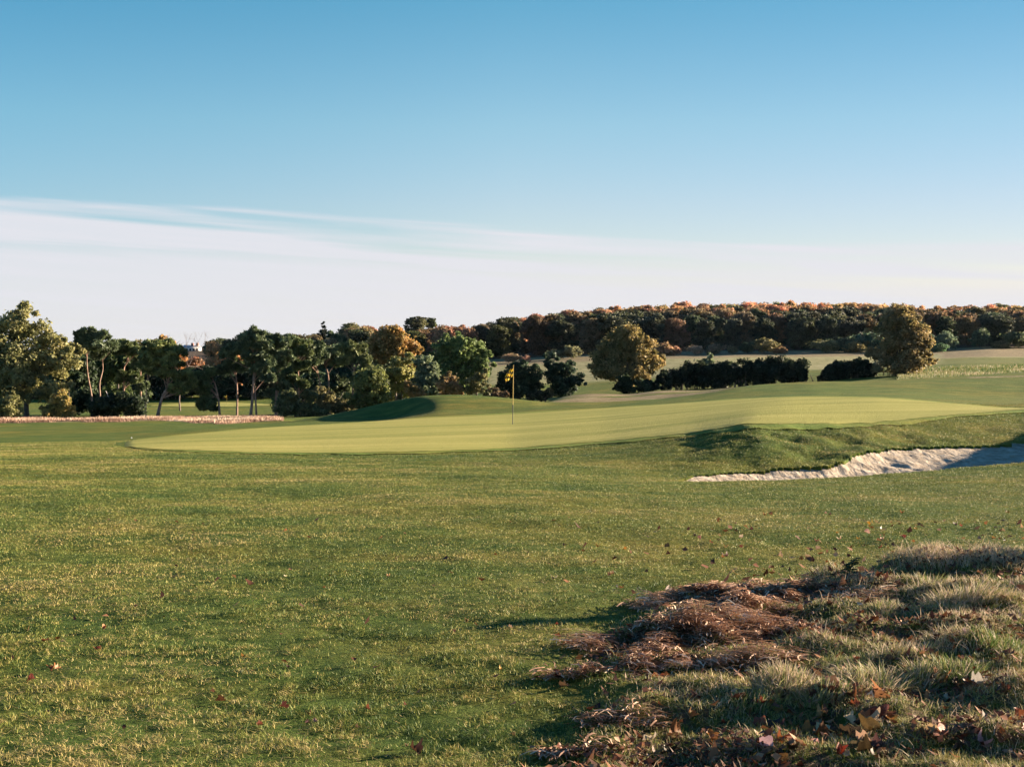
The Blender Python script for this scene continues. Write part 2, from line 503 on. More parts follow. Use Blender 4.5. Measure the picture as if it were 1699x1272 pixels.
M_TURF = turf_mat()
M_GREEN = green_mat()
M_SAND = sand_mat()


# ------------------------------------------------------------------ ground sheet
def grid_faces(nr, nc, wrap=False):
    i = np.arange(nr - 1)[:, None]; j = np.arange(nc - 1 if not wrap else nc)[None, :]
    j2 = (j + 1) % nc
    return np.stack([i * nc + j, i * nc + j2, (i + 1) * nc + j2, (i + 1) * nc + j], -1).reshape(-1, 4)


def build_ground():
    th = np.concatenate([np.linspace(-math.radians(23), math.radians(25), 900, endpoint=False),
                         np.linspace(math.radians(25), math.radians(337), 140, endpoint=False)])
    rr = [.35]
    while rr[-1] < 4600:
        r = rr[-1]
        rr.append(r * (1.05 if r < 4.5 else 1.010 if r < 12.5 else 1.013 if r < 21 else 1.0042 if r < 31 else 1.012 if r < 110 else 1.025))
    rr = np.array(rr)
    R, T = np.meshgrid(rr, th, indexing='ij')
    x = R * np.sin(T); y = R * np.cos(T)
    z = hgt(x, y) - .013 * np.clip((52 - R) / 10, 0, 1)      # the sod lies just under the blades
    nr, nc = R.shape
    V = np.stack([x, y, z], -1).reshape(-1, 3)
    f = [grid_faces(nr, nc, True)[:, ::-1]]
    V = np.vstack([V, [0, 0, z[0].mean()]])
    ci = len(V) - 1
    j = np.arange(nc)
    f.append(np.stack([np.full(nc, ci), (j + 1) % nc, j], -1))
    xx, yy = V[:, 0], V[:, 1]
    ys = np.maximum(yy, .1)
    px = CX + F * xx / ys
    row = HY + F * (EYE - V[:, 2]) / ys
    straw = np.zeros(len(V)); mead = np.zeros(len(V)); soil = np.zeros(len(V))
    fan = yy > 1

    def band(v, lo, hi, s):
        return np.clip((v - lo) / s + .5, 0, 1) * np.clip((hi - v) / s + .5, 0, 1)
    # straw-coloured strip on the left behind the green
    straw = np.maximum(straw, fan * band(yy - 16 * fbm(xx * .22, xx * 0, 3, 102), 92, 118, 4) * (yy < 114) * np.clip((470 - px) / 20, 0, 1))
    # pale thin rough on the mounds
    n_ = fbm(xx * .15, yy * .15, 3, 61)
    straw = np.maximum(straw, fan * .62 * band(yy, 72, 98, 4) * band(px, 900, 1260, 60) * np.clip(.9 + n_ * 3, 0, 1))
    straw = np.maximum(straw, fan * .60 * band(yy, 82, 96, 3) * np.clip((px - 1560) / 60, 0, 1) * np.clip(.9 + n_ * 3, 0, 1))
    # brown bank right, meadow beyond
    straw = np.maximum(straw, fan * .75 * band(yy, 165, 214, 6) * np.clip((px - 1490) / 30, 0, 1))
    straw = np.maximum(straw, fan * .65 * band(yy, 340, 450, 10) * np.clip((px - 1540) / 30, 0, 1))
    straw = np.maximum(straw, fan * .60 * band(yy, 395, 450, 8))
    straw = np.maximum(straw, fan * .5 * band(yy, 120, 170, 8) * np.clip((px - 180) / 40, 0, 1) * np.clip((470 - px) / 20, 0, 1))
    mead = np.maximum(mead, fan * np.clip((yy - 255) / 30, 0, 1) * np.clip((px - 780) / 40, 0, 1) * (1 - .8 * band(yy, 216, 335, 10) * np.clip((px - 1540) / 30, 0, 1)))
    mead = np.maximum(mead, fan * np.clip((yy - 320) / 20, 0, 1) * np.clip((800 - px) / 40, 0, 1))
    soil = np.maximum(soil, rough_mask(xx, yy) * .5)
    soil = np.maximum(soil, fan * np.clip((yy - 445) / 8, 0, 1) * np.clip((1500 - yy) / 100, 0, 1))
    # bunker wall under the lip
    me = mesh_np('ground', V, f, [M_TURF], {'straw': straw, 'meadow': mead, 'soil': soil}, smooth=True)
    tag(link('ground', me), kind='structure')


build_ground()


def sheet(name, pxs, near, far, mat, lift, zfun, nrow, kind='structure'):
    """a draped sheet between two depth curves given per image column"""
    t = np.linspace(0, 1, nrow)[:, None]
    Yd = near[None, :] * (1 - t) + far[None, :] * t
    x = (pxs[None, :] - CX) / F * Yd
    z = zfun(x, Yd, t) + lift
    V = np.stack([x, Yd, z], -1).reshape(-1, 3)
    me = mesh_np(name, V, [grid_faces(nrow, len(pxs))], [mat], smooth=True)
    return tag(link(name, me), kind=kind)


# putting green: near and far rim read as rows of the picture, turned into depths on the terrain
def depth_on_row(px, row, y0, y1):
    ys = np.linspace(y0, y1, 400)
    r = HY + F * (EYE - hbase((px - CX) / F * ys, ys)) / ys
    return float(np.interp(-row, -r[np.argsort(-r)], ys[np.argsort(-r)]))


GN = np.array([(192, 736), (205, 742), (300, 747), (400, 750), (500, 752), (600, 752), (700, 750), (850, 745), (1000, 733), (1150, 718), (1250, 705), (1330, 704.5), (1450, 701), (1600, 688), (1680, 681), (1760, 679)], float)
GF = np.array([(192, 735), (205, 732), (300, 722), (400, 713), (500, 706), (600, 701), (700, 694), (850, 687), (1000, 678), (1150, 668), (1250, 661), (1330, 658.5), (1450, 659.5), (1560, 667.5), (1640, 675), (1680, 678), (1760, 679)], float)
gpx = np.arange(192, 1760, 6.0)
gn = np.array([depth_on_row(p, np.interp(p, *GN.T), 26, 47) for p in gpx])
gf = np.array([depth_on_row(p, np.interp(p, *GF.T), 36, 72) for p in gpx])
gf = np.maximum(gf, gn + .1)
k_ = np.ones(9) / 9
gn = np.convolve(np.pad(gn, 4, mode='edge'), k_, mode='valid'); gf = np.convolve(np.pad(gf, 4, mode='edge'), k_, mode='valid')
M_COLLAR = turf_mat()
M_COLLAR.name = 'collar turf'
for nd_ in M_COLLAR.node_tree.nodes:
    if nd_.type == 'VALTORGB' and abs(nd_.color_ramp.elements[0].color[0] - .040) < 1e-4:
        for e_, c_ in zip(nd_.color_ramp.elements, [(.13, .17, .035), (.20, .225, .05), (.30, .29, .08)]):
            e_.color = (*c_, 1)
wob_ = fbm(gpx * .02, gpx * 0, 3, 62)
wn_ = np.clip((gpx - 192) / 60, 0, 1)
sheet('green_collar', gpx, gn - (.9 + wob_) * wn_, gf + (1.5 + 1.5 * wob_) * wn_, M_COLLAR, .008, lambda x, y, t: hgt(x, y) - .06 * np.clip((225 - CX - F * x / y) / 30, 0, 1), 150)
gn = gn + fbm(gpx * .05, gpx * 0, 2, 63) * .5 * wn_
sheet('putting_green', gpx, gn, gf, M_GREEN, .016, lambda x, y, t: hgt(x, y) - .06 * np.clip((218 - CX - F * x / y) / 24, 0, 1), 160)


# sand
def sand_z(x, y, t):
    base_ = hgt(x, y, sand=False)
    dip = -.05 * (1 - t) - .012 - .26 * np.sin(np.clip(t, 0, 1) ** .6 * np.pi) ** .8 * np.clip((CX + F * x / y - 1128) / 260, .1, 1)
    crumb = fbm(x * 3.0, y * 3.0, 3, 71) * .06 * np.sin(t * np.pi)
    return base_ + dip + crumb - .006


bpx = np.arange(1120, 1776, 2.0)
sheet('bunker_sand', bpx, np.interp(bpx, BK[:, 0], BK[:, 1]) - .12, np.interp(bpx, BK[:, 0], BK[:, 2]) + .30, M_SAND, 0, sand_z, 90)


# distant second green seen between the pine trunks
def far_green_z(x, y, t):
    return hgt(x, y)


fpx = np.arange(250, 470, 4.0)
u_ = (fpx - 250) / 216
sheet('distant_green', fpx, 262 - 14 * np.sin(np.pi * u_) + 0 * u_, 266 + 34 * np.sin(np.pi * u_) ** .5, M_GREEN, .06, far_green_z, 24)


# ------------------------------------------------------------------ grass
def blade_field(name, x, y, z, h, wd, lean, dirn, tint, mat, seg=1, curl=1.0, kind='stuff', label=None, cat=None):
    """vertical grass blades; seg 1 = one triangle, seg>1 = curved strips"""
    n = len(x)
    face = rng.uniform(0, 2 * np.pi, n)
    bx, by = np.cos(face) * wd / 2, np.sin(face) * wd / 2
    lx, ly = np.cos(dirn) * lean, np.sin(dirn) * lean
    base = np.stack([x, y, z], -1)
    side = np.stack([bx, by, np.zeros(n)], -1)
    rows = []
    for s in range(seg):
        t = s / seg
        c = base + np.stack([lx * t ** 2 * curl * h, ly * t ** 2 * curl * h, h * (t - .35 * lean * t * t)], -1)
        ww = side * (1 - t * .6)
        rows += [c - ww, c + ww]
    t = 1.0
    tip = base + np.stack([lx * curl * h, ly * curl * h, h * (1 - .35 * lean)], -1)
    rows.append(tip)
    V = np.stack(rows, 1)            # n, 2seg+1, 3
    k = 2 * seg + 1
    off = np.arange(n)[:, None] * k
    faces = []
    for s in range(seg - 1):
        faces.append(off + np.array([2 * s, 2 * s + 1, 2 * s + 3, 2 * s + 2]))
    faces.append(off + np.array([k - 3, k - 2, k - 1]))
    me = mesh_np(name, V.reshape(-1, 3), faces, [mat], {'tint': np.repeat(tint, k)})
    return tag(link(name, me), label, cat, kind=kind)


M_BLADE = blade_mat('lawn blades', [(0.0, c4(.026, .062, .017)), (.28, c4(.105, .155, .030)), (.58, c4(.255, .265, .056)), (.82, c4(.40, .32, .10)), (1.0, c4(.56, .42, .21))], .12)
M_ROUGH = blade_mat('rough blades', [(0.0, c4(.06, .12, .025)), (.35, c4(.17, .21, .06)), (.6, c4(.36, .34, .14)), (.82, c4(.50, .38, .24)), (1.0, c4(.66, .50, .38))])
M_STRAW = blade_mat('dead straw', [(0.0, c4(.18, .10, .07)), (.3, c4(.44, .26, .18)), (.6, c4(.70, .46, .34)), (1.0, c4(.84, .68, .52))], .15)


def lawn_blades():
    N = 1450000
    Y0, Y1 = 5.2, 46.0
    u = rng.random(N)
    e = .22
    yy = (Y0 ** e + u * (Y1 ** e - Y0 ** e)) ** (1 / e)
    xx = np.where(rng.random(N) < .84, rng.uniform(-.385, .385, N), rng.uniform(.385, .60, N) * rng.choice([-1, 1], N)) * yy
    px = CX + F * xx / yy
    gn_ = np.interp(px, gpx, gn, left=99, right=99); gf_ = np.interp(px, gpx, gf, left=-99, right=-99)
    yn = np.interp(px, BK[:, 0], BK[:, 1], left=99, right=99); yf = np.interp(px, BK[:, 0], BK[:, 2], left=-99, right=-99)
    bad = ((yy > gn_) & (yy < gf_)) | ((yy > yn - .03) & (yy < yf + .02))
    rm = rough_mask(xx, yy)
    gap = np.clip(.50 + 2.8 * fbm(xx * 9, yy * 9, 2, 84) + 1.2 * fbm(xx * 2.5, yy * 3.5, 2, 85), .12, 1)
    gap = gap + (1 - gap) * np.clip((yy - 9) / 10, 0, 1)
    keep = ~bad & (rng.random(N) > rm * .55) & (rng.random(N) < gap)
    xx, yy, px, rm = xx[keep], yy[keep], px[keep], rm[keep]
    n = len(xx)
    z = hgt(xx, yy)
    bank = np.clip((px - 1060) / 100, 0, 1) * np.clip((yy - 23) / 2, 0, 1)
    clump = fbm(xx * 4, yy * 4, 3, 81)
    big = fbm(xx * .28, yy * .45, 3, 82) * 2
    mid = fbm(xx * 1.1, yy * 1.6, 3, 83)
    h = (.014 + .012 * rng.random(n)) * (1 + 1.2 * np.clip(clump, -.4, .6)) * (1 + bank * .9) * (1 + rm * 1.0) * np.clip(1.15 - yy / 32, .6, 1)
    wd = .0040 * (yy / 6) ** .74
    far = np.clip((yy - 8) / 14, 0, 1)
    front = np.clip((8.5 - yy) / 2.5, 0, 1)
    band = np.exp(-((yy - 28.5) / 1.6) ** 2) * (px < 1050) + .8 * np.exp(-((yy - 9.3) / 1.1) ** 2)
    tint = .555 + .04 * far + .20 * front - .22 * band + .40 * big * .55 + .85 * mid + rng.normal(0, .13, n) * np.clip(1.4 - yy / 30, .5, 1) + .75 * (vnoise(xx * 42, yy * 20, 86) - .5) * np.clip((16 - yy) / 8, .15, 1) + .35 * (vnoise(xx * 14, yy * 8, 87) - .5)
    dead = rng.random(n) < np.clip(.10 + .14 * front + .9 * (mid + .05) * (1 - far * .7), .02, .40)
    tint = np.where(dead, rng.uniform(.8, 1, n), np.clip(tint, 0, .9))
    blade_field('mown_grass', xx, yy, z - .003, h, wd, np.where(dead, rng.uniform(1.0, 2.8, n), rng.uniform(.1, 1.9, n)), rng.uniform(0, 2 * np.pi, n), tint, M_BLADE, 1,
                label='short mown green and yellowish grass covering the lawn', cat='grass')


lawn_blades()


def rough_blades():
    # unmown tussocky grass at the right
    N = 470000
    yy = rng.uniform(4.6, 12.3, N) ; xx = rng.uniform(0.1, 8.6, N)
    m = (xx / yy < .40) | ((xx / yy < .85) & (rng.random(N) < .7))
    xx, yy = xx[m], yy[m]
    rm = rough_mask(xx, yy)
    hum = np.zeros(len(xx))
    for hx, hy, rx, ry, hh in HUMPS:
        hum += hh / .15 * np.exp(-((xx - hx) / rx) ** 2 - ((yy - hy) / ry) ** 2)
    cl = fbm(xx * 5, yy * 5, 3, 91)
    thatch = np.clip(thatch_mask(xx, yy), 0, 1)
    p = rm * np.clip(.55 + cl * 1.2, .1, 1) * (1 - .82 * thatch)
    k = rng.random(len(xx)) < p
    xx, yy, hum, cl, thatch = xx[k], yy[k], hum[k], cl[k], thatch[k]
    n = len(xx)
    z = hgt(xx, yy)
    tall = np.clip(hum - .25, 0, 1.1) ** 1.3
    h = (.018 + .026 * rng.random(n)) * (1 + 1.4 * cl) + tall * (.025 + .055 * rng.random(n))
    stray = rng.random(n) < .02
    h = np.where(stray, h * 1.6 + .03, h)
    big = fbm(xx * 1.2, yy * 1.2, 3, 92)
    tint = .52 + 1.0 * big + .28 * tall + rng.normal(0, .20, n) + .25 * stray
    tint = np.where(rng.random(n) < .12 + .25 * tall, rng.uniform(.75, 1, n), tint)
    wd = .0024 + .0016 * rng.random(n)
    blade_field('rough_grass', xx, yy, z - .004, h, wd * (yy / 6) ** .6, rng.uniform(.2, 1.5, n), rng.uniform(0, 2 * np.pi, n),
                np.clip(tint, 0, 1), M_ROUGH, 3, label='long tussocky green and straw coloured grass in the unmown patch', cat='grass')


def thatch_mask(x, y):
    a = np.exp(-((x - 1.6) / .75) ** 4 - ((y - 9.55) / .5) ** 4)
    b = np.exp(-((x - .85) / .48) ** 4 - ((y - 8.15) / .36) ** 4)
    c = np.exp(-((x - 1.25) / .50) ** 4 - ((y - 8.7) / .38) ** 4)
    d = np.exp(-((x - 1.05) / .42) ** 4 - ((y - 7.5) / .28) ** 4)
    e = np.exp(-((x - .28) / .20) ** 4 - ((y - 7.38) / .05) ** 4) * .8
    g = np.exp(-((x - .38) / .26) ** 4 - ((y - 6.02) / .06) ** 4) * .7 + np.exp(-((x - .52) / .2) ** 4 - ((y - 6.45) / .1) ** 4) * .5
    return np.clip(a + b + c + d + e + g + fbm(x * 3.2, y * 4.5, 3, 95) * 2.3 - .2, 0, 1) * ((a + b + c + d + e + g) > .08)


def dead_thatch():
    N = 140000
    yy = rng.uniform(5.5, 10.3, N); xx = rng.uniform(0.1, 3.2, N)
    k = rng.random(N) < thatch_mask(xx, yy) * .95
    xx, yy = xx[k], yy[k]
    n = len(xx)
    cl = fbm(xx * 3, yy * 4, 3, 96)
    z = hgt(xx, yy) + .002 + .075 * rng.random(n) ** 1.6 * np.clip(.5 + 3.0 * fbm(xx * 6, yy * 6, 2, 101), .05, 2)
    L = rng.uniform(.03, .15, n)
    flow = np.pi * .93 + fbm(xx * 2.2, yy * 2.2, 2, 97) * 4.0 + rng.normal(0, 1.0, n)
    wd = rng.uniform(.0035, .0095, n)
    dx, dy = np.cos(flow), np.sin(flow)
    sx, sy = -dy, dx
    rows = []
    arch = rng.uniform(0.0, .22, n) * L
    for t, ww in ((0, .7), (.33, 1), (.66, .9), (1, .3)):
        bend = (t - .5) ** 2 * L * .3 * np.sign(rng.random(n) - .5)
        px_ = xx + dx * L * (t - .5) + sx * bend; py_ = yy + dy * L * (t - .5) + sy * bend
        pz = z + arch * 4 * t * (1 - t) * .6
        for s in (-1, 1):
            rows.append(np.stack([px_ + s * sx * wd * ww * .5, py_ + s * sy * wd * ww * .5, pz + s * wd * .2], -1))
    V = np.stack(rows, 1)
    off = np.arange(n)[:, None] * 8
    faces = [off + np.array([2 * i, 2 * i + 1, 2 * i + 3, 2 * i + 2]) for i in range(3)]
    tint = np.clip(.40 + cl * .9 + rng.normal(0, .30, n), 0, 1)
    me = mesh_np('dead_grass', V.reshape(-1, 3), faces, [M_STRAW], {'tint': np.repeat(tint, 8)})
    tag(link('dead_grass', me), 'flattened pinkish brown dead grass clippings beside the unmown patch', 'dead grass', kind='stuff')


rough_blades()
dead_thatch()


def straw_strip():
    N = 90000
    px = rng.uniform(-60, 478, N); yy = rng.uniform(88, 113, N)
    xx = (px - CX) / F * yy
    k = (yy > 92 + 16 * fbm(xx * .22, xx * 0, 3, 102)) & (rng.random(N) < np.clip(.55 + fbm(xx * .4, yy * .8, 3, 98) * 2.6, .02, 1)) * (px < 470)
    xx, yy = xx[k], yy[k]
    n = len(xx)
    h = rng.uniform(.06, .26, n) * (1 + fbm(xx * .5, yy * .5, 2, 100))
    tint = np.clip(.30 + fbm(xx * .15, yy * .5, 3, 99) * 2.4 + rng.normal(0, .2, n), 0, 1)
    blade_field('straw_grass', xx, yy, hgt(xx, yy), h, rng.uniform(.03, .06, n), rng.uniform(.1, .8, n), rng.uniform(0, 6.28, n),
                tint, M_STRAW, 1, label='strip of tall dry straw coloured grass along the pine trees', cat='grass')
    # heathery rough of the bank on the right in front of the far meadow
    N = 22000
    px = rng.uniform(1490, 1760, N); yy = rng.uniform(165, 214, N)
    xx = (px - CX) / F * yy
    blade_field('bank_rough', xx, yy, hgt(xx, yy), rng.uniform(.2, .6, N), rng.uniform(.08, .16, N), rng.uniform(.1, .8, N), rng.uniform(0, 6.28, N),
                np.clip(.42 + fbm(xx * .2, yy * .2, 2, 96) + rng.normal(0, .28, N), 0, 1), M_ROUGH, 1, label='brown heathery growth on the bank beyond the right hand mound', cat='rough growth')


straw_strip()


# ------------------------------------------------------------------ trees
def tube(path, rad, sides=6):
    """path (k,3), rad (k,) -> verts, quads"""
    path = np.asarray(path, float); k = len(path)
    tan = np.gradient(path, axis=0)
    tan /= np.linalg.norm(tan, axis=1)[:, None] + 1e-9
    up = np.where(np.abs(tan[:, 2:3]) > .9, np.array([[1., 0, 0]]), np.array([[0, 0, 1.]]))
    a = np.cross(tan, up); a /= np.linalg.norm(a, axis=1)[:, None] + 1e-9
    b = np.cross(tan, a)
    ang = np.arange(sides) / sides * 2 * np.pi
    V = path[:, None, :] + (a[:, None, :] * np.cos(ang)[None, :, None] + b[:, None, :] * np.sin(ang)[None, :, None]) * np.asarray(rad)[:, None, None]
    return V.reshape(-1, 3), grid_faces(k, sides, True)


def join(parts):
    V, Fc, o = [], [], 0
    for v, f in parts:
        V.append(v); Fc.append(f + o); o += len(v)
    return np.vstack(V), np.vstack(Fc)


def bezier(a, b, c, n):
    t = np.linspace(0, 1, n)[:, None]
    return a * (1 - t) ** 2 + 2 * b * t * (1 - t) + c * t * t


def leaf_cloud(clumps, per, size, r, flat=.0, aspect=1.4, up=.35, hollow=.45):
    """clumps: (n,6) centre + radii. returns verts, quads, tint per vertex"""
    cen = np.repeat(clumps[:, :3], per, 0); rad = np.repeat(clumps[:, 3:6], per, 0)
    n = len(cen)
    d_ = r.normal(size=(n, 3)); d_ /= np.linalg.norm(d_, axis=1)[:, None]
    rr = (hollow + (1 - hollow) * r.random(n) ** .6)[:, None]
    rr = np.where(r.random((n, 1)) < .10, rr * 1.35, rr)
    wob = 1 + .38 * np.sin(d_[:, :1] * 5 + cen[:, :1] * 3) * np.cos(d_[:, 1:2] * 4 + cen[:, 2:3] * 2)
    p = cen + d_ * rad * rr * wob
    nrm = d_ * .8 + r.normal(size=(n, 3)) * .75 + np.array([0, 0, up])
    nrm /= np.linalg.norm(nrm, axis=1)[:, None]
    t1 = np.cross(nrm, r.normal(size=(n, 3))); t1 /= np.linalg.norm(t1, axis=1)[:, None] + 1e-9
    t2 = np.cross(nrm, t1)
    s = (size * r.uniform(.6, 1.35, n))[:, None]
    a = t1 * s * .5 * aspect; b = t2 * s * .5
    V = np.stack([p - a, p - b * .9, p + a, p + b * .9], 1).reshape(-1, 3)
    Fc = np.arange(n * 4).reshape(-1, 4)
    ct = np.repeat(r.normal(0, .2, len(clumps)) + np.clip((clumps[:, 0] - clumps[:, 0].mean()) / (np.ptp(clumps[:, 0]) + 1e-6), -.5, .5) * .0, per)
    tint = np.clip(.5 + ct + r.normal(0, .22, n), 0, 1)
    return V, Fc, np.repeat(tint, 4)


def lobes_to_clumps(lobes, n, r, size=(.2, .34), flat=.8, surf=.55):
    """spread n clumps through a set of ellipsoid lobes (cx,cy,cz,rx,ry,rz), mostly near their surface"""
    L = np.array(lobes, float)
    vol = (L[:, 3] * L[:, 4] * L[:, 5]) ** .8
    idx = r.choice(len(L), n, p=vol / vol.sum())
    d_ = r.normal(size=(n, 3)); d_ /= np.linalg.norm(d_, axis=1)[:, None]
    rr = (surf + (1 - surf) * r.random(n) ** .8)[:, None] * .86
    c = L[idx, :3] + d_ * L[idx, 3:6] * rr
    m = L[idx, 3:6].mean(1) * r.uniform(size[0], size[1], n)
    return np.c_[c, m * 1.1, m * 1.1, m * flat]


def tree_meshes(name, H, lobes, trunk_path=None, trunk_r=.2, nclump=40, per=120, leaf=.2, seed=1, kind='leaf', limb_n=14, csize=(.22, .36), cflat=.8, surf=.55, aspect=1.4, base_r=None, hollow=.45):
    r = np.random.default_rng(seed)
    if kind == 'leaf':
        nclump = int(nclump * 1.5); csize = (csize[0] * 1.15, csize[1] * 1.15)
    cl = lobes_to_clumps(lobes, nclump, r, csize, cflat, surf)
    V, Fc, tint = leaf_cloud(cl, per, leaf, r, aspect=aspect, hollow=hollow)
    V[:, 2] = np.maximum(V[:, 2], .0)
    mat = M_LEAF if kind == 'leaf' else M_NEEDLE
    crown = mesh_np(name + '_crown', V, [Fc], [mat], {'tint': tint})
    if trunk_path is None:
        trunk_path = [(0, 0, -.3), (r.normal(0, .1), r.normal(0, .1), H * .25), (r.normal(0, .25), r.normal(0, .2), H * .5), (r.normal(0, .3), r.normal(0, .3), H * .8)]
    tp = np.array(trunk_path, float)
    ks = np.linspace(0, len(tp) - 1, 18)
    tp = np.stack([np.interp(ks, np.arange(len(tp)), tp[:, i]) for i in range(3)], -1)
    if len(tp) > 5:
        for _ in range(2):
            tp[1:-1] = (tp[:-2] + 2 * tp[1:-1] + tp[2:]) / 4
    tt = np.linspace(0, 1, len(tp))
    parts = [tube(tp, trunk_r * (1.0 - .72 * tt) + trunk_r * .5 * np.exp(-tt * 18), 8)]
    order = r.permutation(len(cl))[:limb_n]
    for i in order:
        c = cl[i, :3]
        j = int(np.clip(np.searchsorted(tp[:, 2], c[2] - abs(c[0]) * .35 - H * .12), 4, len(tp) - 2))
        a = tp[j]
        b = (a + c) / 2 + np.array([0, 0, .12 * H * r.uniform(-.3, .8)]) * .6 + r.normal(0, .12, 3)
        pth = bezier(a, b, c, 7)
        r0 = max(.035, trunk_r * (1 - .72 * tt[j]) * .5)
        parts.append(tube(pth, np.linspace(r0, r0 * .25, 7), 5))
    tv, tf = join(parts)
    trunk = mesh_np(name + '_trunk', tv, [tf], [M_BARK if kind == 'leaf' else M_PBARK], smooth=True)
    return trunk, crown


def place_tree(name, meshes, loc, color, label, cat='tree', group=None, rz=0.0, sc=1.0, trunk_name='trunk', crown_name='crown'):
    e = empty(name, loc, rz)
    e.scale = (sc, sc, sc) if np.isscalar(sc) else sc
    tag(e, label, cat, group)
    t = link(trunk_name, meshes[0], e)
    c = link(crown_name, meshes[1], e)
    c.color = (*color, 1.0)
    return e


def scl(px_size, Yd):
    return px_size / F * Yd


GROW = 1.17
SAT = 4


def obj_lobes(px0, base_row, Yd, lobes_px, dscale=.8):
    """lobes given in picture pixels (cx, cy, rx, ry) relative to the foot -> metres with real depth"""
    r = np.random.default_rng(int(px0 * 7 + base_row))
    out = []
    for cx, cy, rx, ry in lobes_px:
        s = Yd / F
        g = GROW
        c = np.array([(cx - px0) * s, r.uniform(-.35, .35) * rx * s, (base_row - cy) * s])
        R3 = np.array([rx * s * g, rx * s * dscale * g, ry * s * g])
        out.append((*c, *(R3 * .86)))
        for q in range(SAT):      # smaller boughs break the outline
            d_ = r.normal(size=3); d_ /= np.linalg.norm(d_); d_[2] = d_[2] * .8 + .1
            out.append((*(c + d_ * R3 * r.uniform(.7, .95)), *(R3 * r.uniform(.26, .44))))
    return out


def standing(px, row, Yd):
    x, y = wpt(px, Yd)
    return (x, y, zg(x, y))


C_OLIVE = (.150, .145, .060); C_DGREEN = (.030, .055, .022); C_PINE = (.062, .085, .045); C_GREEN = (.065, .110, .030)
C_GOLD = (.21, .130, .040); C_RUST = (.27, .135, .075); C_BROWN = (.24, .15, .085); C_BLUEG = (.10, .125, .080); C_YG = (.17, .165, .055)

# name, foot column, foot row, depth, lobes in px, colour, label, options
TREES = []


def T(name, px, row, Yd, lobes, color, label, **k):
    TREES.append((name, px, row, Yd, lobes, color, label, k))


T('broadleaf_tree', 44, 696, 146, [(28, 545, 46, 44), (68, 560, 44, 40), (-15, 570, 50, 50), (95, 600, 34, 42), (30, 610, 62, 50), (75, 640, 52, 46), (-20, 640, 50, 50), (110, 575, 18, 26), (104, 660, 22, 34)],
  C_OLIVE, 'tall broad olive green tree at the left edge of the tree row', nclump=150, per=120, leaf=.24, trunk_r=.3, csize=(.16, .3), surf=.35, limb_n=40)
T('round_bush', 15, 698, 138, [(12, 676, 26, 22), (-14, 678, 24, 24), (32, 684, 14, 12)], C_OLIVE, 'round olive bush at the foot of the broad tree on the left edge', nclump=40, per=110, leaf=.2, shrub=1)
T('autumn_shrub', 103, 696, 140, [(98, 668, 18, 28), (112, 680, 14, 16), (86, 682, 16, 14)], (.22, .17, .05), 'yellowish brown autumn shrub against the right side of the broad left tree', nclump=36, per=100, leaf=.2, shrub=1)
T('dark_bush', 198, 694, 143, [(180, 676, 28, 18), (215, 672, 28, 20), (196, 662, 22, 12), (238, 682, 10, 10), (168, 684, 14, 10)], (.022, .034, .020), 'low spreading nearly black bush under the slim pines', nclump=60, per=110, leaf=.2, shrub=1)

